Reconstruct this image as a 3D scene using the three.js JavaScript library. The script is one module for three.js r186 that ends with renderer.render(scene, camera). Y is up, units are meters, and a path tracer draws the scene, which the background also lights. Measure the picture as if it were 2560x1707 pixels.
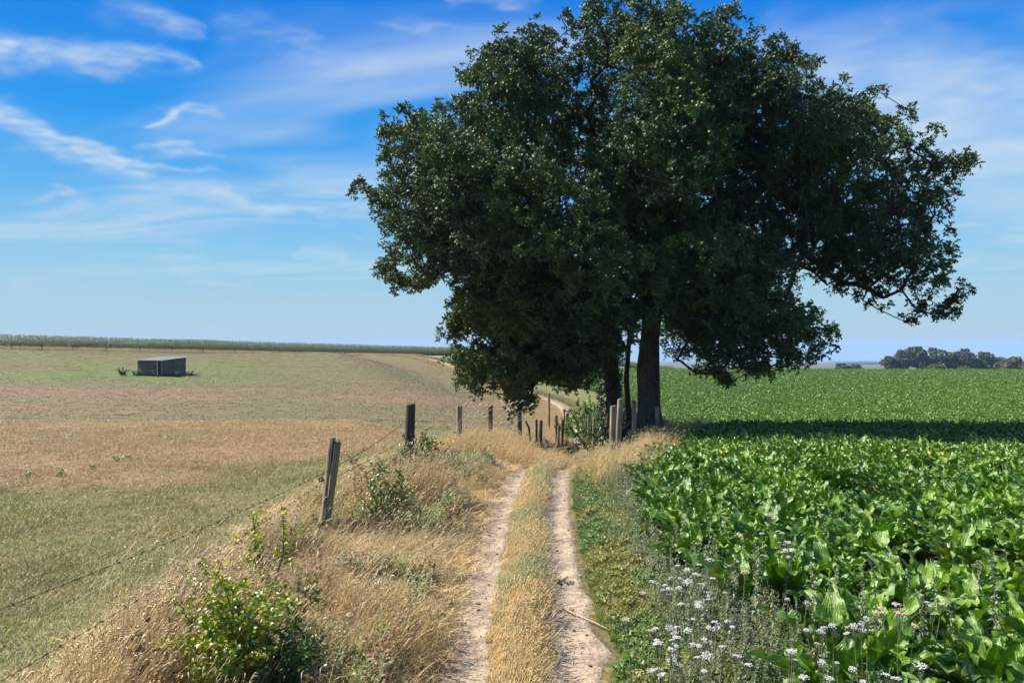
import * as THREE from 'three';
import { mergeGeometries } from 'three/addons/utils/BufferGeometryUtils.js';

// ------------------------------------------------------------------ camera, sky, sun, exposure
const scene = new THREE.Scene();
const FOC = 788, CX0 = 512, CY0 = 343, EYE = 2.1;           // focal length in pixels of a 1024 x 682 frame, horizon row, eye height
const camera = new THREE.PerspectiveCamera(2 * Math.atan(341 / FOC) * 180 / Math.PI, 1024 / 682, 0.05, 12000);
camera.position.set(0, EYE, 0);
camera.lookAt(0, EYE + (CY0 - 341) / FOC * 100, -100);
const renderer = new THREE.WebGLRenderer({ antialias: true });
renderer.toneMapping = THREE.LinearToneMapping;
renderer.toneMappingExposure = 2.25;
renderer.shadowMap.enabled = true;

const SUN_AZ = 67 * Math.PI / 180, SUN_EL = 45 * Math.PI / 180;  // from the left, a little ahead of the camera
const sunDir = new THREE.Vector3(-Math.sin(SUN_AZ) * Math.cos(SUN_EL), Math.sin(SUN_EL), -Math.cos(SUN_AZ) * Math.cos(SUN_EL));
const sun = new THREE.DirectionalLight(new THREE.Color(1.0, 0.93, 0.82), 5.0);
sun.position.copy(sunDir).multiplyScalar(200); sun.target.position.set(0, 0, -20);
sun.castShadow = true; sun.shadow.mapSize.set(4096, 4096);
Object.assign(sun.shadow.camera, { left: -80, right: 80, top: 80, bottom: -80, near: 1, far: 500 });
scene.add(sun, sun.target);

// ------------------------------------------------------------------ random numbers and noise
function rngOf(a) { return () => { a |= 0; a = a + 0x6D2B79F5 | 0; let t = Math.imul(a ^ a >>> 15, 1 | a); t = t + Math.imul(t ^ t >>> 7, 61 | t) ^ t; return ((t ^ t >>> 14) >>> 0) / 4294967296; }; }
const R = rngOf(20240);
const rr = (a, b, r = R) => a + (b - a) * r();
function hash2(x, y, s = 0) { let h = Math.imul(x | 0, 374761393) + Math.imul(y | 0, 668265263) + Math.imul(s | 0, 974634541); h = Math.imul(h ^ h >>> 13, 1274126177); return ((h ^ h >>> 16) >>> 0) / 4294967296; }
function hash3(x, y, z) { return hash2(x + Math.imul(z, 7919), y - Math.imul(z, 104729), z); }
const sm = (t) => t * t * (3 - 2 * t);
function n2(x, y, s = 0) { const i = Math.floor(x), j = Math.floor(y), a = sm(x - i), b = sm(y - j); const p = hash2(i, j, s), q = hash2(i + 1, j, s), u = hash2(i, j + 1, s), v = hash2(i + 1, j + 1, s); return p + (q - p) * a + (u - p) * b + (p - q - u + v) * a * b; }
function n3(x, y, z) { const k = Math.floor(z), c = sm(z - k), f = (w) => { const i = Math.floor(x), j = Math.floor(y), a = sm(x - i), b = sm(y - j); const p = hash3(i, j, w), q = hash3(i + 1, j, w), u = hash3(i, j + 1, w), v = hash3(i + 1, j + 1, w); return p + (q - p) * a + (u - p) * b + (p - q - u + v) * a * b; }; return f(k) * (1 - c) + f(k + 1) * c; }
function fbm(x, y, o = 4, s = 0) { let v = 0, a = 0.5, t = 0; for (let i = 0; i < o; i++) { v += a * n2(x, y, s + i * 17); t += a; x = x * 2.03 + 5.2; y = y * 2.03 + 1.7; a *= 0.5; } return v / t; }
const ss = (a, b, x) => { const t = Math.min(1, Math.max(0, (x - a) / (b - a))); return t * t * (3 - 2 * t); };
const lerp = (a, b, t) => a + (b - a) * t;
const mix3 = (a, b, t) => [lerp(a[0], b[0], t), lerp(a[1], b[1], t), lerp(a[2], b[2], t)];
const lin1 = (c) => { c /= 255; return c <= 0.04045 ? c / 12.92 : ((c + 0.055) / 1.055) ** 2.4; };
const lin = (r, g, b) => [lin1(r), lin1(g), lin1(b)];
function knots(list) {   // smooth curve through [x, y] knots (monotone-ish Catmull-Rom)
  return (x) => {
    const n = list.length; if (x <= list[0][0]) return list[0][1]; if (x >= list[n - 1][0]) return list[n - 1][1];
    let i = 0; while (x > list[i + 1][0]) i++;
    const [x0, y0] = list[i], [x1, y1] = list[i + 1], h = x1 - x0, t = (x - x0) / h;
    const sl = (k) => { if (k <= 0 || k >= n - 1) return 0; const a = (list[k][1] - list[k - 1][1]) / (list[k][0] - list[k - 1][0]), b = (list[k + 1][1] - list[k][1]) / (list[k + 1][0] - list[k][0]); return a * b <= 0 ? 0 : 2 * a * b / (a + b); };
    const m0 = i === 0 ? (y1 - y0) / h : sl(i), m1 = i === n - 2 ? (y1 - y0) / h : sl(i + 1), t2 = t * t, t3 = t2 * t;
    return (2 * t3 - 3 * t2 + 1) * y0 + (t3 - 2 * t2 + t) * h * m0 + (-2 * t3 + 3 * t2) * y1 + (t3 - t2) * h * m1;
  };
}
const at = (px, py, d) => new THREE.Vector3((px - CX0) / FOC * d, EYE - (py - CY0) / FOC * d, -d);   // a place d metres ahead, from where it shows in the photograph
const pxX = (px, d) => (px - CX0) / FOC * d;

// ------------------------------------------------------------------ the sky: air and cirrus
{
  const SKY = 0.445, W = 4096, H = 2048, data = new Float32Array(W * H * 4);
  const grad = [[0, lin(180, 209, 224)], [2.5, lin(174, 209, 228)], [6, lin(148, 203, 236)], [10, lin(104, 182, 240)], [15, lin(48, 156, 239)], [20, lin(34, 138, 233)], [25, lin(30, 124, 226)], [40, lin(22, 98, 204)], [90, lin(14, 66, 170)]];
  const air = (e) => { for (let i = 1; i < grad.length; i++) if (e <= grad[i][0]) { const t = (e - grad[i - 1][0]) / (grad[i][0] - grad[i - 1][0]); return mix3(grad[i - 1][1], grad[i][1], t); } return grad[grad.length - 1][1]; };
  const A = (px) => Math.atan((px - CX0) / FOC) * 180 / Math.PI, E = (px, py) => Math.atan((CY0 - py) / Math.hypot(FOC, px - CX0)) * 180 / Math.PI;
  // single wisps: chains of points [px, py, half width, strength] turned into directions
  const wispsPx = [
    [[-60, 92, 6, .5], [0, 116, 9, .8], [40, 132, 9, .75], [85, 150, 9, .8], [120, 163, 6, .85], [160, 169, 3, .6], [215, 171, 2, .25]],
    [[60, 148, 6, .25], [110, 160, 8, .3], [150, 168, 5, .25]],
    [[148, 122, 3, .75], [165, 116, 5, .95], [182, 111, 4, .75], [215, 112, 2.5, .25]],
    [[138, 150, 3, .25], [160, 151, 7, .7], [185, 146, 5, .5], [215, 154, 3, .2]],
    [[30, 198, 3, .3], [48, 192, 4, .5], [75, 187, 3, .4]],
    [[140, 190, 6, .2], [190, 193, 7, .45], [212, 194, 9, .75], [260, 205, 6, .6], [320, 213, 7, .45], [380, 216, 8, .4], [460, 220, 9, .4]],
    [[-60, 28, 8, .5], [0, 40, 9, .8], [20, 42, 6, .5], [60, 52, 12, .42], [110, 50, 11, .45], [150, 47, 6, .4]],
    [[-40, 60, 8, .3], [40, 57, 9, .4], [100, 60, 8, .35], [160, 57, 7, .5], [190, 61, 5, .4]],
    [[100, 2, 10, .2], [140, 12, 10, .4], [180, 27, 8, .4], [200, 32, 5, .2]],
    [[230, 20, 16, .16], [290, 40, 18, .22], [330, 62, 14, .25], [390, 62, 9, .2]],
    [[380, 22, 5, .15], [420, 28, 5, .3], [470, 30, 4, .15]],
    [[160, 258, 4, .3], [190, 262, 4, .4], [215, 268, 3, .2]],
    [[190, 274, 4, .35], [230, 280, 4, .45], [260, 284, 3, .3]],
    [[300, 250, 5, .4], [340, 258, 6, .5], [400, 266, 8, .4]],
    [[90, 230, 5, .2], [130, 232, 6, .3], [190, 243, 7, .25]],
    [[345, 240.5, 1.0, .3], [372, 236, .9, .3]],
    [[800, 72, 22, .45], [880, 68, 24, .6], [940, 86, 26, .65], [1000, 72, 14, .5], [1090, 75, 14, .5]],
    [[840, 104, 20, .5], [930, 114, 24, .6], [1010, 110, 22, .65], [1100, 100, 20, .6]],
    [[900, 142, 18, .5], [990, 152, 20, .65], [1100, 150, 20, .65]],
    [[930, 190, 10, .4], [980, 198, 20, .55], [1030, 202, 18, .6], [1120, 200, 16, .6]],
    [[950, 262, 5, .15], [1000, 258, 4, .35], [1060, 250, 4, .35]],
    [[780, 30, 14, .2], [860, 36, 10, .25], [930, 20, 8, .15]],
    [[450, -4, 6, .3], [490, 1, 6, .45], [530, -2, 6, .2]],
  ];
  const wisps = wispsPx.map((w) => w.map(([x, y, h, s]) => [A(x), E(x, y), h * (x < 500 ? .78 : 1.15) * 57.3 / FOC, x > 760 ? s * 1.15 : s]));
  const broad = wispsPx.map((w) => w[0][0] > 760);
  const boxes = wisps.map((w) => { const m = 4 * Math.max(...w.map((p) => p[2])) + 1; return [Math.min(...w.map((p) => p[0])) - m, Math.max(...w.map((p) => p[0])) + m, Math.min(...w.map((p) => p[1])) - m, Math.max(...w.map((p) => p[1])) + m]; });
  for (let j = 0; j < H; j++) {
    const el = ((j + 0.5) / H - 0.5) * 180, below = el < 0;
    const base = below ? air(0) : air(el);
    for (let i = 0; i < W; i++) {
      const th = ((i + 0.5) / W - 0.5) * 2 * Math.PI, dx = Math.cos(th), dz = Math.sin(th);
      const k = (j * W + i) * 4; let c = base;
      if (!below) {
        const az = Math.atan2(dx, -dz) * 180 / Math.PI;
        // thin high cirrus on a sheet far overhead, drawn out along the wind, all round the sky
        const r = Math.min(14, 1 / Math.tan(Math.max(el, 3.2) * Math.PI / 180)), X = dx * r, Y = dz * r;
        const u = X * 0.93 + Y * 0.36, v = -X * 0.36 + Y * 0.93;
        const wq = fbm(u * 0.7, v * 0.7, 2, 40) * 1.6;
        const veil = ss(0.40, 0.78, fbm(u * 0.45 + wq, v * 1.5 + wq * 1.3, 4, 3)) * ss(1, 7, el) * 0.46;
        const fine = fbm(u * 2.2 + wq * 2, v * 5.5 + wq, 3, 77);
        let cl = veil * (0.55 + 0.9 * fine);
        if (az > -52 && az < 52 && el < 32) {
          const wa = az + (fbm(az * 0.55, el * 1.3, 3, 9) - 0.5) * 2.6, we = el + (fbm(az * 0.4, el * 1.2, 3, 21) - 0.5) * 1.5;
          const fib = 0.12 + 1.5 * fbm(az * 0.75 + el * 0.8, el * 3.6 - az * 0.55, 4, 31);
          const soft = 0.3 + 1.0 * fbm(az * 0.28 + 3, el * 0.9, 4, 35);
          for (let w = 0; w < wisps.length; w++) {
            const b = boxes[w]; if (wa < b[0] || wa > b[1] || we < b[2] || we > b[3]) continue;
            let best = 0;
            const P = wisps[w];
            for (let q = 0; q + 1 < P.length; q++) {
              const [a0, e0, h0, s0] = P[q], [a1, e1, h1, s1] = P[q + 1], la = a1 - a0, le = e1 - e0;
              const t = Math.min(1, Math.max(0, ((wa - a0) * la + (we - e0) * le) / (la * la + le * le)));
              const off = we - (e0 + le * t), D = Math.hypot(wa - a0 - la * t, off), h = lerp(h0, h1, t) * (off > 0 ? 1.0 : 1.35);
              best = Math.max(best, lerp(s0, s1, t) * Math.exp(-((D / h) ** 2)));
            }
            cl = 1 - (1 - cl) * (1 - Math.min(0.85, best * (broad[w] ? soft : fib) * 0.8));
          }
        }
        const white = mix3(lin(212, 228, 241), lin(198, 220, 232), ss(14, 3, el));
        c = mix3(base, white, Math.min(0.9, cl));
      }
      data[k] = c[0] * SKY; data[k + 1] = c[1] * SKY; data[k + 2] = c[2] * SKY; data[k + 3] = 1;
    }
  }
  const tex = new THREE.DataTexture(data, W, H, THREE.RGBAFormat, THREE.FloatType);
  tex.mapping = THREE.EquirectangularReflectionMapping; tex.magFilter = THREE.LinearFilter; tex.minFilter = THREE.LinearFilter; tex.colorSpace = THREE.LinearSRGBColorSpace; tex.needsUpdate = true;
  scene.background = tex; scene.environment = tex;
}

// ------------------------------------------------------------------ helpers for objects
const taken = {};
function numbered(n) { if (!(n in taken)) { taken[n] = 0; return n; } taken[n]++; return n + '_' + String(taken[n]).padStart(3, '0'); }
function tag(o, label, category, group, kind) { o.userData.label = label; o.userData.category = category; if (group) o.userData.group = group; if (kind) o.userData.kind = kind; return o; }
function thing(name, label, category, pos, group) { const g = new THREE.Group(); g.name = numbered(name); g.position.copy(pos); scene.add(g); return tag(g, label, category, group); }
function part(name, geo, mat, parent) { const m = new THREE.Mesh(geo, mat); m.name = name; m.castShadow = m.receiveShadow = true; parent.add(m); return m; }
function lone(name, geo, mat) { const m = part(numbered(name), geo, mat, scene); return m; }
const mat = (c, rough = 0.9, more = {}) => new THREE.MeshPhysicalMaterial({ color: new THREE.Color().setRGB(...c), roughness: rough, side: THREE.DoubleSide, ...more });
const leafy = (c, rough = 0.6, tr = 0.4, more = {}) => mat(c, rough, { transmission: tr, thickness: 0, ...more });
function tex8(size, fn, srgb = true) {
  const d = new Uint8Array(size * size * 4);
  for (let j = 0; j < size; j++) for (let i = 0; i < size; i++) { const c = fn(i / size, j / size), k = (j * size + i) * 4; d[k] = c[0]; d[k + 1] = c[1]; d[k + 2] = c[2]; d[k + 3] = 255; }
  const t = new THREE.DataTexture(d, size, size, THREE.RGBAFormat); t.wrapS = t.wrapT = THREE.RepeatWrapping; t.magFilter = THREE.LinearFilter; t.minFilter = THREE.LinearMipmapLinearFilter; t.generateMipmaps = true;
  if (srgb) t.colorSpace = THREE.SRGBColorSpace; t.needsUpdate = true; return t;
}
// noise that tiles over the unit square with p cells a side
function tn(u, v, p, s) { const x = u * p, y = v * p, i = Math.floor(x), j = Math.floor(y), a = sm(x - i), b = sm(y - j), m = (k) => ((k % p) + p) % p; const A = hash2(m(i), m(j), s), B = hash2(m(i + 1), m(j), s), C = hash2(m(i), m(j + 1), s), D = hash2(m(i + 1), m(j + 1), s); return A + (B - A) * a + (C - A) * b + (A - B - C + D) * a * b; }
class Geo {   // collects triangles with optional vertex colours
  constructor() { this.p = []; this.i = []; this.c = []; this.u = []; }
  v(x, y, z, c, u = 0, w = 0) { this.p.push(x, y, z); if (c) this.c.push(c[0], c[1], c[2]); this.u.push(u, w); return this.p.length / 3 - 1; }
  f(a, b, c) { this.i.push(a, b, c); }
  q(a, b, c, d) { this.i.push(a, b, c, a, c, d); }
  tube(pts, rad, sides = 6, cap = false, c, vs = 1) {   // pts: Vector3[], rad(t) or numbers
    const n = pts.length, T = new THREE.Vector3(), N = new THREE.Vector3(), B = new THREE.Vector3(); let prev = null, rows = [], len = 0;
    for (let k = 0; k < n; k++) {
      T.subVectors(pts[Math.min(n - 1, k + 1)], pts[Math.max(0, k - 1)]).normalize();
      if (!prev) { N.set(Math.abs(T.y) > 0.9 ? 1 : 0, Math.abs(T.y) > 0.9 ? 0 : 1, 0); } else N.copy(prev);
      N.addScaledVector(T, -N.dot(T)).normalize(); prev = N.clone(); B.crossVectors(T, N);
      const r = typeof rad === 'function' ? rad(k / (n - 1), k) : rad[k]; const row = [];
      if (k) len += pts[k].distanceTo(pts[k - 1]);
      for (let s = 0; s <= sides; s++) { const a = s / sides * 2 * Math.PI, x = Math.cos(a) * r, y = Math.sin(a) * r; row.push(this.v(pts[k].x + N.x * x + B.x * y, pts[k].y + N.y * x + B.y * y, pts[k].z + N.z * x + B.z * y, c, s / sides * vs, len)); }
      rows.push(row);
    }
    for (let k = 0; k + 1 < n; k++) for (let s = 0; s < sides; s++) this.q(rows[k][s], rows[k][s + 1], rows[k + 1][s + 1], rows[k + 1][s]);
    if (cap) { for (const [k, fl] of [[0, 1], [n - 1, 0]]) { const m = this.v(pts[k].x, pts[k].y, pts[k].z, c); for (let s = 0; s < sides; s++) fl ? this.f(m, rows[k][s + 1], rows[k][s]) : this.f(m, rows[k][s], rows[k][s + 1]); } }
    return this;
  }
  build(normals = true) { const g = new THREE.BufferGeometry(); g.setAttribute('position', new THREE.Float32BufferAttribute(this.p, 3)); g.setAttribute('uv', new THREE.Float32BufferAttribute(this.u, 2)); if (this.c.length) g.setAttribute('color', new THREE.Float32BufferAttribute(this.c, 3)); g.setIndex(this.i); if (normals) g.computeVertexNormals(); return g; }
}
const _m = new THREE.Matrix4(), _q = new THREE.Quaternion(), _e = new THREE.Euler(), _p = new THREE.Vector3(), _s = new THREE.Vector3(), _c = new THREE.Color();
function inst(name, geo, material, list, parent, kind = 'stuff') {   // list of [x, y, z, yaw, tiltX, tiltZ, scale, colour, yscale]
  const o = new THREE.InstancedMesh(geo, material, list.length); o.name = parent === scene ? numbered(name) : name; o.castShadow = o.receiveShadow = true; if (kind) o.userData.kind = kind;
  list.forEach((a, i) => { _e.set(a[4], a[3], a[5], 'YXZ'); _q.setFromEuler(_e); _p.set(a[0], a[1], a[2]); _s.set(a[6], a[6] * (a[8] ?? 1), a[6]); _m.compose(_p, _q, _s); o.setMatrixAt(i, _m); if (a[7]) { _c.setRGB(a[7][0], a[7][1], a[7][2]); o.setColorAt(i, _c); } });
  parent.add(o); return o;
}
const inView = (x, z, m = 1.2) => { const d = -z; return d > 2.6 && Math.abs(x) < 0.66 * d * 1.04 + m; };

// ------------------------------------------------------------------ the land
const trackX = knots([[-30, -.2], [0, -.1], [4.9, .02], [8.4, .13], [10.5, .23], [13, .45], [17, .98], [22, 1.7], [35, 3.0], [55, 4.6], [80, 5.1], [90, 4.3], [120, -1.2], [160, -11], [217, -31], [300, -62], [500, -140]]);
const hV = knots([[-60, .3], [0, 0], [13, 0], [16, -.2], [19, -.42], [21, -.7], [25, -1.4], [30, -2.1], [40, -2.8], [55, -3.5]]);
const hC = knots([[-60, .3], [0, 0], [12.4, 0], [14, -.14], [18, -.85], [23, -1.6], [30, -2.35], [40, -2.8], [55, -3.5], [80, -4.4], [100, -4.5], [130, -3.9], [160, -3.0], [217, -1.2], [300, -1.6], [600, -12], [1500, -42], [3000, -78], [9000, -200]]);
const hL = knots([[-60, -.2], [0, -.2], [8, -.34], [20, -.3], [25, -.38], [32, -1.6], [45, -3], [60, -3.3], [80, -3.0], [108, -2.2], [130, -.6], [150, 1.0], [160, 1.35], [220, 1.2], [400, 0], [1500, -20], [3000, -45], [9000, -170]]);
const hR = knots([[-60, .2], [0, 0], [12, -.05], [17, -.3], [23, -.55], [26, -1.0], [32, -2.2], [40, -2.9], [60, -3.3], [100, -3.3], [150, -3.5], [200, -5.2], [400, -12.5], [1500, -42], [3000, -78], [9000, -200]]);
function ground(x, z) {
  const d = -z, dd = Math.max(d, 0), c = trackX(d), o = x - c;
  const wl = ss(1.75 + .045 * dd, 3.4 + .17 * dd, -o), wr = ss(.5 + .012 * dd, 1.5 + .035 * dd, o), wv = dd < 55 ? ss(.45, 1.3 + .02 * dd, -o) : 0;
  const far = ss(70, 150, dd), hr = lerp(hR(d), hC(d), far * ss(.2, .02, x / Math.max(dd, 1)));
  let h = lerp(hC(d), hV(d), wv) * (1 - wl - wr) + hL(d) * wl + hr * wr;
  if (dd > 70 && x < 40) { const cf = cornFront(x), w = ss(75, 6, cf - dd) * ss(260, 30, dd - cf) * ss(40, 0, x); h = lerp(h, Math.min(1.6, lerp(1.2, -1.5, (x + 95) / 76.3)), w); }
  if (dd < 60) {
    const nearT = ss(60, 25, dd);
    const rut = Math.exp(-(((Math.abs(o) - .325) / .13) ** 2)); h -= rut * .03 * nearT;
    h += nearT * .05 * ss(.6, 1.0, -o) * (1 - wl);       // the verges stand a little above the ruts
    h += (fbm(x * 1.7, z * 1.7, 3, 5) - .5) * .05 * ss(.45, .8, Math.abs(o));
  }
  h += (fbm(x * .12, z * .12, 2, 8) - .5) * .16 * ss(3, 12, Math.abs(o)) * ss(2, 20, dd);
  return h;
}
// what grows where on the pasture: 0 parched .. 1 green
function pastureGreen(x, z) {
  const d = -z, sx = x / Math.max(d, 6);
  const n = fbm(x * .22 + 3, z * .34, 4, 61), f = fbm(x * .9, z * 1.4, 3, 64);
  let g = .5 * n + .2 * f;
  if (d < 27) { const edge = 13.4 + 4.6 * ss(-.5, -.12, sx) + (n - .5) * 9; g += .46 * ss(edge + 3.5, edge - 3.5, d) - .16 + (fbm(x * .5 + 20, z * .6, 3, 66) - .5) * .5; }
  else {
    const stripe = fbm(x * .05 + 9, z * .16, 3, 70), e = d + x * .16;
    g += -.02 + .3 * ss(.36, .66, stripe);
    g += .2 * ss(84, 92, e) * ss(152, 118, e) * ss(-.2, -.3, sx + .1 * stripe) ;
    g += .2 * ss(30, 6, Math.hypot((x + 56) * .5, (z + 104) * 1.3));
    g -= .2 * ss(62, 76, d - x * .12) * ss(96, 84, d - x * .05);
  }
  return Math.min(1, Math.max(0, g));
}
const C_DRY = [.29, .195, .09], C_DRYR = [.255, .172, .08], C_OLIVE = [.15, .14, .045], C_GREEN = [.12, .165, .025], C_SOIL = [.30, .215, .13], C_BEET = [.07, .075, .03];
function pastureColour(x, z) {
  const d = -z, g = pastureGreen(x, z), f = fbm(x * .07, z * .2, 3, 90);
  let dry = mix3(C_DRY, C_DRYR, ss(.35, .65, f)); if (d > 27) dry = mix3(dry, [.175, .128, .062], .65);
  let c = mix3(dry, C_OLIVE, ss(.22, .52, g)); c = mix3(c, C_GREEN, ss(.62, .95, g));
  return c;
}
const beetEdge = (d) => trackX(d) + (d < 5 ? 1.55 : d < 7.4 ? lerp(1.55, 1.25, (d - 5) / 2.4) : d < 11 ? lerp(1.25, 1.45, (d - 7.4) / 3.6) : d < 16 ? lerp(1.45, 2.0, (d - 11) / 5) : d < 24 ? lerp(2.0, 3.6, (d - 16) / 8) : 3.6 + (d - 24) * .02);
const isBeet = (x, z, m = 0) => { const d = -z; return d < 175 && x > beetEdge(Math.max(0, d)) + m; };
const isPasture = (x, z) => { const d = -z; return x < trackX(d) - (d < 20 ? 2.05 : lerp(2.05, 1.3, ss(20, 34, d))) - .008 * Math.max(d, 0); };
const cornFront = (x) => 145 + (x + 95) * .94;             // distance ahead at which the maize begins
function groundColour(x, z) {
  const d = -z, o = x - trackX(d), n = fbm(x * 1.3, z * 1.3, 3, 12);
  if (d > 420) return mix3([.07, .085, .03], [.16, .13, .06], ss(.45, .6, fbm(x * .004, z * .006, 3, 44)));
  if (isBeet(x, z)) return d > 60 ? mix3([.06, .09, .02], C_BEET, n) : mix3(C_BEET, [.13, .095, .055], n);
  if (o > 2 && d > 170) return mix3([.09, .13, .03], [.14, .15, .045], n);
  if (isPasture(x, z)) {
    const cf = cornFront(x);
    if (d > cf - 1) return [.14, .10, .05];
    if (d > cf - 8) return mix3(C_DRY, [.4, .28, .13], n);
    return pastureColour(x, z);
  }
  if (d > 22 && o > .8) return mix3([.09, .12, .03], [.17, .17, .05], n);
  const verge = mix3([.27, .19, .09], [.36, .26, .12], n);
  if (o > .5 && d < 14) return mix3([.11, .11, .035], [.2, .16, .07], n);
  return verge;
}
const grassTile = tex8(1024, (u, v) => {
  const a = tn(u, v, 256, 1), b = tn(u, v, 96, 2), c = tn(u, v, 24, 3), e = tn(u, v, 512, 6), d = tn(u + .02 * tn(u, v, 40, 4), v * 1.0, 128, 5);
  let k = .40 + .30 * a + .22 * b + .12 * c + .2 * d + .22 * (e - .5); const w = 255 * Math.min(1, k * .92); return [w, w * (.985 - .03 * c), w * (.96 - .05 * b)];
});
const bumpTile = tex8(512, (u, v) => { const k = 255 * (.5 * tn(u, v, 64, 21) + .3 * tn(u, v, 160, 22) + .2 * tn(u, v, 24, 23)); return [k, k, k]; }, false);
{
  const angs = []; { let a = -Math.PI; while (a < Math.PI) { angs.push(a); const f = Math.abs(a); a += (f < .62 ? .0036 : f < .8 ? .01 : .05); } angs.push(Math.PI); }
  const rads = [.02]; { let r = .35; while (r < 9000) { rads.push(r); r *= r < 3 ? 1.12 : r < 40 ? 1.02 : r < 250 ? 1.018 : 1.06; } rads.push(9000); }
  const g = new Geo(), na = angs.length;
  for (const r of rads) for (const a of angs) {
    const x = Math.sin(a) * r, z = -Math.cos(a) * r;
    g.v(x, ground(x, z), z, groundColour(x, z), x / 5, z / 5);
  }
  for (let j = 0; j + 1 < rads.length; j++) for (let i = 0; i + 1 < na; i++) { const a = j * na + i; g.q(a, a + na, a + na + 1, a + 1); }
  // winding: make faces look up
  const geo = g.build(); if (geo.attributes.normal.getY(na * 30 + 40) < 0) { const ix = geo.index.array; for (let k = 0; k < ix.length; k += 3) { const t = ix[k + 1]; ix[k + 1] = ix[k + 2]; ix[k + 2] = t; } geo.computeVertexNormals(); }
  const o = lone('ground', geo, mat([1.3, 1.3, 1.3], .97, { vertexColors: true, map: grassTile, bumpMap: bumpTile, bumpScale: .03 }));
  tag(o, 'rolling farmland of parched pasture, verge and field soil', 'ground', null, 'structure');
}
// the two wheel ruts
const soilTile = tex8(1024, (u, v) => {
  const a = tn(u, v, 200, 31), b = tn(u, v, 60, 32), c = tn(u, v, 14, 33), e = tn(u, v, 420, 34);
  let k = .78 + .12 * (a - .5) + .14 * (b - .5) + .2 * (c - .5) + .12 * (e - .5); if (e > .9) k -= .14;
  return [255 * k, 255 * k * .93, 255 * k * .85];
});
const soilBump = tex8(512, (u, v) => { const k = 255 * (.45 * tn(u, v, 50, 41) + .35 * tn(u, v, 140, 42) + .2 * tn(u, v, 14, 43)); return [k, k, k]; }, false);
{
  const tr = new THREE.Group(); tr.name = 'dirt_track'; scene.add(tr); tag(tr, 'pale dry dirt track with two wheel ruts and a grassy middle', 'track', null, 'structure');
  const M = mat([.475, .435, .375], .96, { map: soilTile, bumpMap: soilBump, bumpScale: .014 });
  for (const sgn of [-1, 1]) {
    const g = new Geo(); let prev = null;
    for (let d = 1; d < 62; d *= 1.012) {
      const far = ss(24, 34, d), w = lerp(.165, .2, far), row = [], c = trackX(d) + sgn * lerp(.335, .12, far);
      let lo = -w - .09 * (fbm(d * 2.2, sgn * 9, 3, 50) - .4), hi = w + .1 * (fbm(d * 2.5, sgn * 5 + 40, 3, 51) - .4);
      if (sgn > 0) { hi += .03 + .13 * Math.exp(-(((d - 5.35) / .25) ** 2)) + .08 * Math.exp(-(((d - 6.4) / .2) ** 2)); }
      for (let k = 0; k <= 10; k++) { const x = c + lerp(lo, hi, k / 10), e = Math.sin(Math.PI * k / 10); row.push(g.v(x, ground(x, -d) + (k === 0 || k === 10 ? -.015 : .010 + .014 * e * (fbm(x * 9, d * 6, 2, 52) - .2)) + far * .01, -d, null, x / 1.6, d / 1.6)); }
      if (prev) for (let k = 0; k < 10; k++) g.q(prev[k], prev[k + 1], row[k + 1], row[k]);
      prev = row;
    }
    part('rut', g.build(), M, tr);
  }
  // beyond the dip the track is one pale line climbing away
  const g = new Geo(); let prev = null;
  for (let d = 55; d < 214; d *= 1.01) {
    const row = [], c = trackX(d), w = .34 + .16 * (n2(d * .2, 3, 2) - .5);
    for (let k = 0; k <= 6; k++) { const x = c + lerp(-w, w, k / 6) * (1 + d * .004); row.push(g.v(x, ground(x, -d) + (k % 6 ? .07 : -.1), -d, null, x / 2, d / 2)); }
    if (prev) for (let k = 0; k < 6; k++) g.q(prev[k], prev[k + 1], row[k + 1], row[k]); prev = row;
  }
  part('far_reach', g.build(), M, tr);
}
{ // pale farm road along the foot of the maize
  const g = new Geo(); let prev = null;
  for (let t = 0; t <= 1.0001; t += .02) {
    const x = lerp(-36, 60, t), d0 = cornFront(x) - 5.5, row = [];
    for (let k = 0; k <= 4; k++) { const z = -(d0 + lerp(-2.2, 2.2, k / 4)); row.push(g.v(x, ground(x, z) + (k % 4 ? .22 : .02), z, null, x / 3, z / 3)); }
    if (prev) for (let k = 0; k < 4; k++) g.q(prev[k], row[k], row[k + 1], prev[k + 1]); prev = row;
  }
  const o = lone('road', g.build(), mat([.6, .56, .5], .95, { map: soilTile })); tag(o, 'pale farm road crossing below the maize field', 'road', null, 'structure');
}

// ------------------------------------------------------------------ distant hills
function ridge(name, label, d, x0, x1, topFn, base, col) {
  const g = new Geo(), n = 120; let prev = null;
  for (let i = 0; i <= n; i++) {
    const x = lerp(x0, x1, i / n), top = topFn(x, i / n), row = [];
    for (let k = 0; k <= 8; k++) { const t = k / 8; const zz = -(d - 260 * (1 - t) + (fbm(x * .004, k, 2, 15) - .5) * 80); row.push(g.v(x, lerp(base, top, sm(t)) + (k === 8 ? 0 : (n2(x * .01, k, 16) - .5) * 5), zz)); }
    for (let k = 1; k <= 3; k++) row.push(g.v(x, lerp(top, base, k / 3), -(d + 150 * k)));
    if (prev) for (let k = 0; k < row.length - 1; k++) g.q(prev[k], row[k], row[k + 1], prev[k + 1]); prev = row;
  }
  const o = lone(name, g.build(), mat(col, .95)); tag(o, label, 'hill', null, 'structure');
}
ridge('hill', 'long low wooded hill on the horizon beside the far grove', 3000, 1000, 2400, (x) => { const px = CX0 + x / 3000 * FOC; return EYE - (361 + 1.2 * (fbm(x * .006, 1, 3, 18) - .5) * 2 - CY0) / FOC * 3000 - 50 * ss(905, 980, px) - 60 * ss(838, 800, px); }, -95, [.05, .075, .03]);
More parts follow.
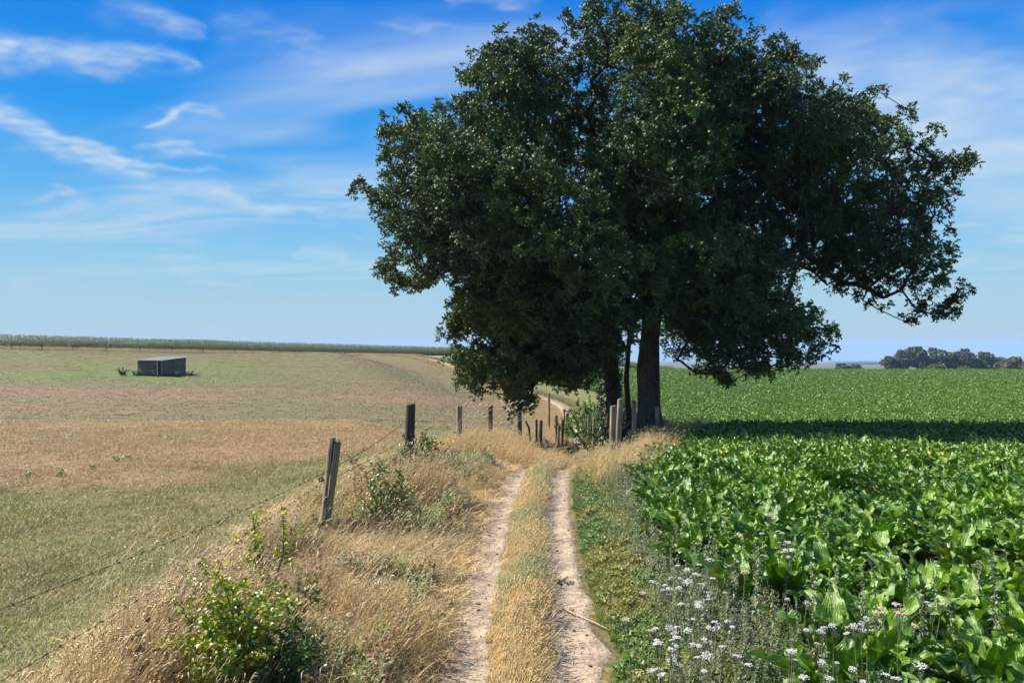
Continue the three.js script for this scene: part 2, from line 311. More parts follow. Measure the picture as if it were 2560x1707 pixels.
ridge('hill', 'thin far hill showing just over the maize', 3400, -2300, 400, (x) => { const px = CX0 + x / 3400 * FOC; return EYE - (338.6 + 9 * ss(165, 130, px) + 14 * ss(190, 330, px) + 1.0 * (fbm(x * .006, 4, 3, 19) - .5) - CY0) / FOC * 3400; }, -95, [.035, .055, .03]);

// ------------------------------------------------------------------ grass
const rdir = (rng, upb = 0) => { const v = new THREE.Vector3(rng() * 2 - 1, rng() * 2 - 1 + upb, rng() * 2 - 1); while (v.lengthSq() < .02) v.set(rng() - .5, rng() - .5 + upb, rng() - .5); return v.normalize(); };
function blade(g, x, z, h, w, lean, yaw, curl, rng, segs = 3, y0 = 0) {
  const dx = Math.cos(yaw), dz = Math.sin(yaw), tw = yaw + Math.PI / 2 + rr(-.9, .9, rng), wx = Math.cos(tw) * w / 2, wz = Math.sin(tw) * w / 2; let pl = -1, prr = -1, tip;
  for (let k = 0; k <= segs; k++) {
    const t = k / segs, off = lean * t * t + curl * t * t * t, y = y0 + h * (t - .32 * (lean / Math.max(h, .01)) * t * t), ww = 1 - t * .75; tip = [x + dx * off, y, z + dz * off];
    if (k === segs) { const a = g.v(tip[0], tip[1], tip[2]); g.f(pl, prr, a); } else { const a = g.v(tip[0] - wx * ww, y, tip[2] - wz * ww), b = g.v(tip[0] + wx * ww, y, tip[2] + wz * ww); if (pl >= 0) g.q(pl, prr, b, a); pl = a; prr = b; }
  }
  return tip;
}
function head(g, p, yaw, len, w, droop) {   // a seed head: slim four-sided spindle
  const dx = Math.cos(yaw), dz = Math.sin(yaw), a = g.v(...p), e = g.v(p[0] + dx * len * .8, p[1] + len * (.7 - droop), p[2] + dz * len * .8), m = [p[0] + dx * len * .42, p[1] + len * (.52 - .2 * droop), p[2] + dz * len * .42], r = [];
  for (let k = 0; k < 4; k++) { const t = k * Math.PI / 2; r.push(g.v(m[0] - dz * Math.cos(t) * w, m[1] + Math.sin(t) * w, m[2] + dx * Math.cos(t) * w)); }
  for (let k = 0; k < 4; k++) { g.f(a, r[k], r[(k + 1) % 4]); g.f(e, r[(k + 1) % 4], r[k]); }
}
function clump(seed, n, spread, h0, h1, w, leanK, heads, opts = {}) {
  const g = new Geo(), rng = rngOf(seed);
  for (let i = 0; i < n; i++) {
    const a = rng() * 6.283, r = spread * Math.sqrt(rng()), h = rr(h0, h1, rng), yaw = (opts.dir !== undefined ? opts.dir + rr(-1.1, 1.1, rng) : rng() * 6.283), lean = h * leanK * rr(.3, 1.3, rng);
    const tip = blade(g, Math.cos(a) * r, Math.sin(a) * r, h, w * rr(.7, 1.3, rng), lean, yaw, h * rr(-.05, .3, rng) * leanK, rng, opts.segs || 3);
    if (rng() < heads) head(g, tip, yaw, rr(.05, .1, rng) * (opts.headScale || 1), .0045 * (opts.headScale || 1), rr(0, .6, rng));
  }
  return g.build();
}
const STRAW = [[.54, .39, .15], [.60, .43, .18], [.48, .32, .11], [.52, .40, .16], [.42, .29, .11], [.58, .38, .14], [.37, .33, .11], [.62, .48, .24]];
const straw = leafy([1, 1, 1], .75, .3), greenBlade = leafy([1, 1, 1], .6, .35);
const jit = (c, k = .2, r = R) => { const f = 1 + (r() - .5) * 2 * k; return [c[0] * f, c[1] * f, c[2] * f]; };
function scatter(n, x0, x1, d0, d1, ok, fn, gamma = 1) { const L = []; let tries = 0; while (L.length < n && tries++ < n * 14) { const d = d0 + (d1 - d0) * R() ** gamma, x = rr(x0(d), x1(d)), z = -d; if (!inView(x, z) || !ok(x, z, d)) continue; L.push(fn(x, z, d)); } return L; }
{ // tall dry grass of the left verge, leaning over towards the track
  const V = [clump(11, 14, .07, .24, .54, .0055, .45, .35, { dir: 0 }), clump(12, 16, .1, .12, .34, .006, .95, .1, { dir: .4 }), clump(13, 9, .07, .38, .68, .0045, .36, .75, { dir: -.2, headScale: .9 })];
  const L = [[], [], []];
  for (const a of scatter(14500, (d) => trackX(d) - 3.0 - .02 * d, (d) => trackX(d) - .58, 2.8, 26, (x, z, d) => { const o = x - trackX(d); if (d < 4.75 && x > -2.0 && x < -1.0 && R() < .85) return false; return R() < ss(-2.9 - .02 * d, -1.9, o) && R() < ss(.34, .58, fbm(x * 1.9, z * 1.9, 3, 100)) + .08; }, (x, z, d) => {
    const o = x - trackX(d), tone = fbm(x * 1.1, z * 1.1, 3, 101), pinky = ss(.42, .6, fbm(x * .8 + 7, z * .8, 2, 102)) * ss(-.9, -1.5, o) * ss(11, 8, d), hgt = fbm(x * .9 + 40, z * .9, 3, 103), sw = (fbm(x * .7, z * .7, 2, 104) - .5) * 3.2;
    let c = STRAW[Math.floor(R() * 8)]; c = mix3(c, [.30, .30, .10], ss(.5, .72, tone) * .75 * ss(14, 9, d)); c = mix3(c, [.56, .38, .2], pinky * .5); if (R() < .10) c = [.19, .14, .08];
    const edge = ss(-.56, -1.1, o), up = ss(-2.9, -1.5, o), wild = ss(8, 5, d);
    return [x, ground(x, z) - .02, z, sw * lerp(.45, 1, edge) + rr(-.6, .6), rr(-.25, .25), rr(-.3, .2), rr(.7, 1.2) * lerp(.36, 1, edge) * lerp(.75, 1, up) * lerp(.4, 1.45, ss(.25, .75, hgt)) * lerp(1, .62, ss(8, 12, d)), jit(c, .25)];
  }, 1.2)) L[R() < .4 ? 0 : R() < .66 ? 1 : 2].push(a);
  L.forEach((l, i) => tag(inst('dry_grass', V[i], straw, l, scene), ['tall dry golden grass on the bank between fence and track', 'matted dry straw grass leaning over the track from the bank', 'seeding dry grass stems standing up from the bank'][i], 'grass', null, 'stuff'));
  // long bleached stems, each arching its own way
  const S = clump(14, 1, .01, .5, .56, .0045, .8, 1, { dir: 0, segs: 6, headScale: 1.1 }), l = [];
  for (const a of scatter(900, (d) => trackX(d) - 2.7, (d) => trackX(d) - .7, 3, 13, (x, z) => !(z > -4.75 && x > -2.0 && x < -1.0), (x, z) => [x, ground(x, z), z, rr(-1.3, 1.3), rr(-.5, .5), rr(-.6, .4), rr(.6, 1.15), jit([.6, .49, .28], .2)])) l.push(a);
  tag(inst('dry_grass', S, straw, l, scene), 'long bleached single stems arching out of the bank grass', 'grass', null, 'stuff');
}
{ // the taller golden stand on the brow where the track drops away
  const V = clump(17, 16, .09, .3, .56, .0055, .5, .5, { dir: .2 }), l = scatter(2300, (d) => trackX(d) - 2.3, (d) => trackX(d) + .1, 14.5, 21, (x, z, d) => x < trackX(d) - .55 || d > 15.6, (x, z, d) => [x, ground(x, z) - .02, z, rr(-1, 1), rr(-.2, .2), rr(-.25, .2), rr(.55, 1.05) * lerp(.7, 1.1, fbm(x * 1.4, z * 1.4, 2, 106)), jit(mix3(STRAW[Math.floor(R() * 8)], [.6, .42, .17], .4), .2)]);
  tag(inst('dry_grass', V, straw, l, scene), 'golden grass on the brow where the track drops from view', 'grass', null, 'stuff');
}
{ // green weeds coming up through the bank grass
  const V = [herb(15, .3, 26, .05, .018, .09, 3), herb(16, .22, 30, .035, .02, .12, 5)], L = [[], []];
  for (const a of scatter(700, (d) => trackX(d) - 2.5, (d) => trackX(d) - .75, 3.6, 14, (x, z) => fbm(x * .9 + 3, z * .9, 3, 105) > .5, (x, z) => [x, ground(x, z), z, R() * 6.28, rr(-.2, .2), rr(-.2, .2), rr(.6, 1.2), jit(R() < .3 ? [.26, .12, .06] : mix3([.13, .2, .04], [.25, .29, .07], R()), .2)])) L[R() < .5 ? 0 : 1].push(a);
  L.forEach((l, i) => tag(inst('weeds', V[i], greenBlade, l, scene), ['leafy green and rusty weeds standing in the bank grass', 'bushy green weeds low in the bank grass'][i], 'weeds', null, 'stuff'));
}
{ // low flattened straw under the tall grass
  const V = clump(21, 22, .11, .05, .16, .006, 1.7, .05, {});
  const l = scatter(9000, (d) => trackX(d) - 3.2, (d) => trackX(d) - .5, 2.8, 24, () => true, (x, z, d) => [x, ground(x, z), z, R() * 6.28, rr(-.3, .3), rr(-.3, .3), rr(.7, 1.4), jit(R() < .2 ? [.26, .2, .1] : STRAW[Math.floor(R() * 8)], .25)], 1.4);
  tag(inst('dry_grass', V, straw, l, scene), 'flattened straw lying under the tall bank grass', 'grass', null, 'stuff');
}
{ // the strip between the ruts
  const V = [clump(31, 18, .055, .09, .2, .005, .75, .2, { dir: 0 }), clump(32, 16, .06, .06, .15, .005, .9, .05, {})], L = [[], []];
  for (const a of scatter(9000, (d) => trackX(d) - .25, (d) => trackX(d) + .24, 2.8, 34, (x, z, d) => { const o = Math.abs(x - trackX(d)); return o < .15 + .08 * (n2(d * 3, x > trackX(d) ? 5 : 9, 3)); }, (x, z, d) => {
    let c = STRAW[Math.floor(R() * 7)]; const t = fbm(x * 2.5, z * 1.6, 2, 111); c = mix3(c, [.27, .29, .10], ss(.5, .72, t) * .75); if (R() < .05) c = [.12, .19, .07];
    const o = x - trackX(d); return [x, ground(x, z) - .005, z, rr(-1, 1), rr(-.2, .2), rr(-.3, .2), rr(.6, 1.2) * lerp(1, .6, ss(.04, .2, Math.abs(o))) * lerp(.7, 1.15, fbm(x * 3, z * 1.2, 2, 113)), jit(c, .22)];
  }, 1.5)) L[R() < .6 ? 0 : 1].push(a);
  tag(inst('dry_grass', V[0], straw, L[0], scene), 'golden grass ridge growing between the two wheel ruts', 'grass', null, 'stuff');
  tag(inst('dry_grass', V[1], straw, L[1], scene), 'short dry grass filling the middle of the track', 'grass', null, 'stuff');
}
{ // pasture turf
  const V = [clump(41, 22, .1, .015, .06, .0045, 1.0, .02), clump(42, 9, .1, .03, .1, .004, .8, .12)], L = [[], []];
  const colour = (x, z) => { const g = pastureGreen(x, z); let c = mix3([.44, .30, .13], [.295, .25, .055], ss(.2, .5, g)); c = mix3(c, [.24, .30, .03], ss(.55, .88, g)); if (R() < .3) c = mix3(c, [.56, .44, .22], .7); if (g > .3 && R() < .25) c = mix3(c, [.17, .24, .035], .6); return jit(c, .22); };
  for (const a of scatter(46000, (d) => -.7 * d - 1, (d) => trackX(d) - 2.0, 4, 30, (x, z) => isPasture(x, z), (x, z, d) => [x, ground(x, z) - .008, z, R() * 6.28, rr(-.25, .25), rr(-.25, .25), rr(.7, 1.3) * (1 + d * .012) * (n2(x * .9, z * .9, 120) * .6 + .65), colour(x, z)], 1.0)) L[R() < .75 ? 0 : 1].push(a);
  tag(inst('pasture_grass', V[0], greenBlade, L[0], scene), 'short olive and straw coloured turf of the pasture', 'grass', null, 'stuff');
  tag(inst('pasture_grass', V[1], greenBlade, L[1], scene), 'thin taller grass blades scattered through the pasture', 'grass', null, 'stuff');
  const TV = clump(44, 20, .12, .05, .16, .005, .8, .06), tl = scatter(2600, (d) => -.7 * d - 1, (d) => trackX(d) - 2.2, 4, 22, (x, z) => isPasture(x, z) && fbm(x * .8 + 5, z * 1.1, 3, 67) > .52, (x, z) => [x, ground(x, z) - .01, z, R() * 6.28, rr(-.2, .2), rr(-.2, .2), rr(.5, 1.1), jit(mix3([.2, .235, .035], [.40, .31, .13], ss(.5, .2, pastureGreen(x, z)) * .8 + R() * .2), .2)]);
  tag(inst('pasture_grass', TV, greenBlade, tl, scene), 'darker tussocks dotting the near pasture turf', 'grass', null, 'stuff');
  const FV = clump(43, 14, .5, .06, .16, .05, .8, 0);
  const l = scatter(30000, (d) => -.7 * d - 3, (d) => trackX(d) - 4, 46, 165, (x, z, d) => isPasture(x, z) && d < cornFront(x) - 9, (x, z, d) => [x, ground(x, z) - .02, z, R() * 6.28, rr(-.1, .1), rr(-.1, .1), rr(.45, .85), jit(mix3(pastureColour(x, z), [.22, .18, .08], .12), .09)], .9);
  tag(inst('pasture_grass', FV, greenBlade, l, scene), 'parched brown and olive turf on the far pasture slope', 'grass', null, 'stuff');
}
{ // dry grass crest of the bank further along, the far fence line and the far track verges
  const V = clump(51, 16, .35, .35, .75, .03, .45, .5, { headScale: 2.2 });
  const l = [];
  for (let i = 0; i < 5200; i++) { const x = rr(-150, -24), d = cornFront(x) - rr(2.5, 9.5), z = -d; if (!inView(x, z, 4)) continue; l.push([x, ground(x, z), z, R() * 6.28, 0, 0, rr(.7, 1.15), jit(mix3([.58, .43, .22], [.36, .28, .12], R() * .6), .15)]); }
  tag(inst('dry_grass', V, straw, l, scene), 'pale dry grass strip along the far fence below the maize', 'grass', null, 'stuff');
  const k = [];
  for (let i = 0; i < 7000; i++) { const d = 30 + 190 * R() ** 1.3, side = R() < .7 ? -1 : 1, x = trackX(d) + side * (.7 + d * .004 + R() * (side < 0 ? 1.5 + d * .008 : .8)), z = -d; if (!inView(x, z, 4)) continue; const c = side < 0 ? mix3([.58, .42, .2], [.44, .30, .13], R()) : mix3([.2, .24, .07], [.36, .3, .12], R()); k.push([x, ground(x, z) - .03, z, R() * 6.28, 0, 0, rr(.5, 1.0), jit(c, .15)]); }
  tag(inst('dry_grass', V, straw, k, scene), 'dry grass verge following the track up the far slope', 'grass', null, 'stuff');
}
{ // right verge: dry stems by the posts
  const V = [clump(61, 16, .07, .3, .6, .0055, .5, .6, { dir: .2 }), clump(62, 18, .08, .2, .4, .006, .6, .2, {})], L = [[], []];
  for (const a of scatter(5200, (d) => trackX(d) + .42, (d) => beetEdge(d) + .35, 9, 30, (x, z, d) => R() < ss(10.5, 14, d) , (x, z, d) => { let c = STRAW[Math.floor(R() * 8)]; c = mix3(c, [.2, .25, .08], ss(.45, .7, fbm(x * 1.5, z * 1.2, 2, 131)) * ss(17, 12, d) * .85); const o = x - trackX(d); return [x, ground(x, z) - .02, z, rr(-1.2, 1.2), rr(-.2, .2), rr(-.25, .2), rr(.5, 1.1) * lerp(.35, 1, ss(.42, .95, o)) * lerp(.5, 1.2, fbm(x * 1.6, z * 1.6, 2, 133)), jit(c, .2)]; })) L[R() < .6 ? 0 : 1].push(a);
  tag(inst('dry_grass', V[0], straw, L[0], scene), 'tall straw grass round the posts beside the beet field', 'grass', null, 'stuff');
  tag(inst('dry_grass', V[1], straw, L[1], scene), 'low mixed dry grass at the foot of the oak', 'grass', null, 'stuff');
}
// ------------------------------------------------------------------ low green growth on the right verge
function leaflet(g, o, dir, up, len, w, c) { // small folded leaf of four triangles
  const s = new THREE.Vector3().crossVectors(dir, up).normalize().multiplyScalar(w / 2), a = g.v(o.x, o.y, o.z, c), m = o.clone().addScaledVector(dir, len * .5), e = o.clone().addScaledVector(dir, len).addScaledVector(up, -len * .12);
  const b = g.v(m.x + s.x + up.x * w * .18, m.y + s.y + up.y * w * .18, m.z + s.z + up.z * w * .18, c), d = g.v(m.x - s.x + up.x * w * .18, m.y - s.y + up.y * w * .18, m.z - s.z + up.z * w * .18, c), t = g.v(e.x, e.y, e.z, c), k = g.v(m.x, m.y, m.z, c);
  g.f(a, b, k); g.f(b, t, k); g.f(a, k, d); g.f(k, t, d);
}
function herb(seed, h, n, len, w, spread, stems = 3) {
  const g = new Geo(), rng = rngOf(seed), U = new THREE.Vector3(0, 1, 0);
  for (let s = 0; s < stems; s++) {
    const b = new THREE.Vector3(rr(-spread, spread, rng) * .4, 0, rr(-spread, spread, rng) * .4), e = new THREE.Vector3(rr(-spread, spread, rng), h * rr(.7, 1.1, rng), rr(-spread, spread, rng));
    g.tube([b, b.clone().lerp(e, .5).add(new THREE.Vector3(rr(-.01, .01, rng), 0, rr(-.01, .01, rng))), e], (t) => .003 * (1 - t * .7), 3);
    for (let k = 0; k < n; k++) { const t = rr(.12, 1, rng), o = b.clone().lerp(e, t); const dd = rdir(rng, .35); dd.y = Math.abs(dd.y) * .8; dd.normalize(); leaflet(g, o, dd, U, len * rr(.6, 1.2, rng) * (1.2 - t * .5), w * rr(.7, 1.2, rng), null); }
  }
  return g.build();
}
{
  const V = [herb(71, .1, 20, .035, .012, .06, 4), herb(72, .28, 34, .045, .012, .05, 3), herb(73, .5, 60, .04, .011, .05, 1), clump(74, 26, .07, .04, .14, .0038, .8, .0)];
  const L = [[], [], [], []];
  for (const a of scatter(15500, (d) => trackX(d) + .46, (d) => beetEdge(d) + .5, 3.2, 13.5, (x, z, d) => x - trackX(d) > .56 + .07 * n2(d * 3.5, 2, 7) + .16 * Math.exp(-(((d - 5.35) / .28) ** 2)), (x, z, d) => {
    const o = x - trackX(d), t = fbm(x * 2.2, z * 1.6, 3, 141), wgt = ss(.8, 1.25, o);
    let c = mix3([.12, .21, .02], [.24, .24, .03], ss(.4, .65, t)); if (R() < .02) c = [.32, .24, .06];
    const tall = R() < wgt * .13, vi = tall ? (R() < .45 ? 1 : 2) : (R() < .3 ? 0 : 3); if (tall) c = mix3([.15, .2, .085], [.22, .26, .13], R());
    return [vi, [x, ground(x, z) - .005, z, R() * 6.28, rr(-.15, .15), rr(-.15, .15), rr(.7, 1.25) * (tall ? lerp(.45, .8, wgt) : lerp(.5, 1.1, ss(.54, .8, o))), jit(c, .22)]];
  }, 1.2)) L[a[0]].push(a[1]);
  const nm = ['green_groundcover', 'weeds', 'weeds', 'green_groundcover'], lb = ['mossy green creeping plants edging the right wheel rut', 'grey-green leafy weeds between the track and beets', 'upright grey-green seeding weeds along the beet edge', 'fine short green grass edging the right wheel rut'];
  V.forEach((v, i) => tag(inst(nm[i], v, leafy([1, 1, 1], .55, .35), L[i], scene), lb[i], i === 1 || i === 2 ? 'weeds' : 'ground cover', null, 'stuff'));
}

// ------------------------------------------------------------------ sugar beet
function beetLeaf(seed) {   // blade along +y before it is tilted; arches over towards +z
  const g = new Geo(), rng = rngOf(seed), L = rr(.25, .35, rng), W = rr(.095, .15, rng), pet = rr(.08, .17, rng), arch = rng() < .5 ? rr(-.1, .45, rng) : rr(.5, 1.7, rng), fq = rr(15, 22, rng), ph = rng() * 6, wav = rr(.018, .036, rng), fold = rr(.2, .8, rng), twist = rr(-.5, .5, rng), n = 9, m = 3;
  const path = (t) => { const a0 = .12, s = t; let y = 0, z = 0, st = 14; for (let k = 0; k < st; k++) { const a = a0 + arch * ((k + .5) / st * s) ** 1.6; y += Math.cos(a) * s / st * (L + pet); z += Math.sin(a) * s / st * (L + pet); } const a = a0 + arch * s ** 1.6; return [y, z, a]; };
  const p0 = pet / (L + pet), P = []; for (let k = 0; k <= 3; k++) { const [y, z] = path(p0 * k / 3); P.push(new THREE.Vector3(0, y, z)); }
  g.tube(P, (t) => .0075 - .003 * t, 4);
  const rows = [];
  for (let i = 0; i <= n; i++) {
    const u = i / n, [y, z, a] = path(p0 + (1 - p0) * u), wd = W / 2 * Math.min(1, Math.sin(Math.PI * Math.min(1, .06 + u * .94) ** .72) + .02), row = [], tw = twist * u;
    for (let j = -m; j <= m; j++) {
      const v = j / m, av = Math.abs(v), rip = wav * av ** 1.5 * Math.sin(fq * u + ph + (v > 0 ? 1.3 : 0)) + .004 * Math.sin(u * 34 + av * 5) * av, up = fold * av * wd + rip;
      const xx = v * wd * Math.cos(fold * .5), nx = 0, ny = -Math.sin(a), nz = Math.cos(a);
      const px = xx * Math.cos(tw) - up * Math.sin(tw), un = xx * Math.sin(tw) + up * Math.cos(tw);
      row.push(g.v(px + nx, y - ny * -un * -1 * -1, z - nz * un, null, u, v));
      const q = row[row.length - 1]; g.p[q * 3 + 1] = y + Math.sin(a) * un; g.p[q * 3 + 2] = z - Math.cos(a) * un;
    }
    rows.push(row);
  }
  for (let i = 0; i < n; i++) for (let j = 0; j < 2 * m; j++) g.q(rows[i][j], rows[i][j + 1], rows[i + 1][j + 1], rows[i + 1][j]);
  return g.build();
}
const BL = []; for (let k = 0; k < 9; k++) BL.push(beetLeaf(300 + k));
const veinBump = tex8(256, (u, v) => { const b = tn(u, v, 10, 201), c = tn(u, v, 28, 202); const k = 255 * (.6 * b + .4 * c); return [k, k, k]; }, false);
const beetMats = [[.16, .32, .008], [.12, .27, .01], [.22, .39, .01], [.09, .21, .014], [.18, .34, .008]].map((c, i) => leafy(c, i % 2 ? .33 : .42, .55, { bumpMap: veinBump, bumpScale: .005, specularIntensity: 1 }));
const beetYellow = leafy([.42, .36, .03], .5, .45);
function leafSpots(rng, n) { const L = []; for (let k = 0; k < n; k++) { const ring = k / n; L.push({ g: Math.floor(rng() * BL.length), yaw: k * 2.4 + rr(-.4, .4, rng), tilt: lerp(.04, .62, ring) + rr(-.12, .12, rng), s: rr(.8, 1.15, rng) * lerp(.85, 1, ring), roll: rr(-.3, .3, rng) }); } return L; }
const spotMatrix = (s) => new THREE.Matrix4().compose(new THREE.Vector3(Math.sin(s.yaw) * .02, 0, Math.cos(s.yaw) * .02), new THREE.Quaternion().setFromEuler(new THREE.Euler(s.tilt, s.yaw, s.roll, 'YXZ')), new THREE.Vector3(s.s, s.s, s.s));
const beetKinds = []; for (let k = 0; k < 5; k++) beetKinds.push(leafSpots(rngOf(500 + k), 13));
const beetWhole = beetKinds.map((sp) => mergeGeometries(sp.map((s) => BL[s.g].clone().applyMatrix4(spotMatrix(s)))));
{
  const spots = [];
  const R2 = rngOf(88);
  for (let d = 3.6; d < 34; d += .34) for (let x = .6; x < .7 * d + 2.2; x += .31) { const xx = x + rr(-.11, .11, R2), dz = d + rr(-.13, .13, R2), z = -dz; if (!isBeet(xx, z, .1) || !inView(xx, z, .5)) continue; if (dz < 6.2 && xx < 3.2 && R2() < .6 * ss(3.2, 1.8, xx)) continue; const gap = fbm(xx * .9, z * .9, 2, 150); if (gap > .68) continue; spots.push([xx, z, rr(.9, 1.25, R2) * lerp(1.1, 1, ss(5, 11, dz)) * (1 - .25 * ss(.55, .72, gap)), R2() * 6.283, Math.floor(R2() * 5)]); }
  spots.sort((a, b) => Math.hypot(a[0], a[1]) - Math.hypot(b[0], b[1]));
  const mt = (k) => beetMats[k % beetMats.length];
  spots.slice(0, 300).forEach(([x, z, s, yaw, kind], i) => {
    const d = Math.hypot(x, z), pos = new THREE.Vector3(x, ground(x, z) - .01, z);
    const label = 'sugar beet plant with broad glossy wavy leaves in the near field rows', grp = 'sugar beet plants in the near rows';
    if (i < 170) {
      const o = thing('beet_plant', label, 'beet plant', pos, grp); o.rotation.y = yaw; o.scale.setScalar(s);
      beetKinds[kind].forEach((sp, k) => { const yel = hash2(i, k, 5); const m = part('leaf', BL[sp.g], yel < .002 ? beetYellow : mt(Math.floor(hash2(i, k, 6) * 5)), o); m.applyMatrix4(spotMatrix(sp)); });
    } else { const m = lone('beet_plant', beetWhole[kind], mt(Math.floor(hash2(i, 1, 6) * 5))); m.position.copy(pos); m.rotation.y = yaw; m.scale.setScalar(s); tag(m, label, 'beet plant', grp); }
  });
  const rest = beetKinds.map(() => []);
  const tint = (x, z) => { const f = fbm(x * .2, z * .5, 2, 160); let c = [1, 1, 1]; c = jit(c, .16); if (f > .6 && R2() < .05) c = [2.4, 1.6, 1.2]; return c; };
  spots.slice(300).forEach(([x, z, s, yaw, kind]) => rest[kind].push([x, ground(x, z) - .01, z, yaw, 0, 0, s, tint(x, z)]));
  for (let n = 0, t = 0; n < 52000 && t < 400000; t++) { const d = 34 + 132 * R2() ** 1.15, x = rr(-20, .7 * d + 4, R2), z = -d; if (!isBeet(x, z, .2) || !inView(x, z, 2)) continue; if (d > 90 && R2() < .25) continue; rest[Math.floor(R2() * 5)].push([x, ground(x, z) - .02, z, R2() * 6.283, 0, 0, rr(.85, 1.25, R2) * (1 + .004 * (d - 34)), tint(x, z)]); n++; }
  rest.forEach((l, i) => tag(inst('beet_crop', beetWhole[i], leafy([.165, .30, .01], .45, .55), l, scene), 'dense sugar beet crop covering the field beyond the near rows', 'crop', 'beet crop beyond the near rows', 'stuff'));
}

// ------------------------------------------------------------------ the oaks
const barkTile = tex8(512, (u, v) => { const a = tn(u * 1, v * .25, 48, 231), b = tn(u, v, 32, 232), c = tn(u, v, 128, 233); const k = 90 + 70 * a + 40 * b + 30 * c; return [k * 1.02, k, k * .95]; });
const barkBump = tex8(512, (u, v) => { const f = Math.abs(tn(u, v * .2, 40, 241) - .5) * 2, k = 255 * Math.min(1, .25 + .8 * f * (.6 + .4 * tn(u, v, 64, 242))); return [k, k, k]; }, false);
const bark = mat([.19, .18, .155], .95, { map: barkTile, bumpMap: barkBump, bumpScale: .03 });
function spray(seed, n = 18, R0 = .15, len = .094) {
  const g = new Geo(), rng = rngOf(seed), U = new THREE.Vector3(0, 1, 0);
  const tw = []; for (let k = 0; k < 3; k++) { const e = rdir(rng, .5).multiplyScalar(R0 * 1.05); tw.push(e); g.tube([new THREE.Vector3(0, -.02, 0), e.clone().multiplyScalar(.55).add(new THREE.Vector3(0, .02, 0)), e], (t) => .006 * (1 - t * .8), 3); }
  for (let i = 0; i < n; i++) { const e = tw[i % 3], o = e.clone().multiplyScalar(rr(.35, 1.05, rng)), dd = rdir(rng, .1).add(e.clone().normalize().multiplyScalar(.5)).normalize(), up = rdir(rng, 1.4); leaflet(g, o, dd, up, len * rr(.75, 1.2, rng), len * .62, null); }
  return g.build();
}
function inside(poly, x, y) { let c = false; for (let i = 0, j = poly.length - 1; i < poly.length; j = i++) { const [xi, yi] = poly[i], [xj, yj] = poly[j]; if ((yi > y) !== (yj > y) && x < (xj - xi) * (y - yi) / (yj - yi) + xi) c = !c; } return c; }
function edgeDist(poly, x, y) { let m = 1e9; for (let i = 0, j = poly.length - 1; i < poly.length; j = i++) { const [ax, ay] = poly[j], [bx, by] = poly[i], dx = bx - ax, dy = by - ay, t = Math.min(1, Math.max(0, ((x - ax) * dx + (y - ay) * dy) / (dx * dx + dy * dy))); m = Math.min(m, Math.hypot(x - ax - dx * t, y - ay - dy * t)); } return m; }
const SPRAYS = [spray(401), spray(402), spray(403)], leafOak = leafy([1, 1, 1], .58, .36, { specularIntensity: .7 });
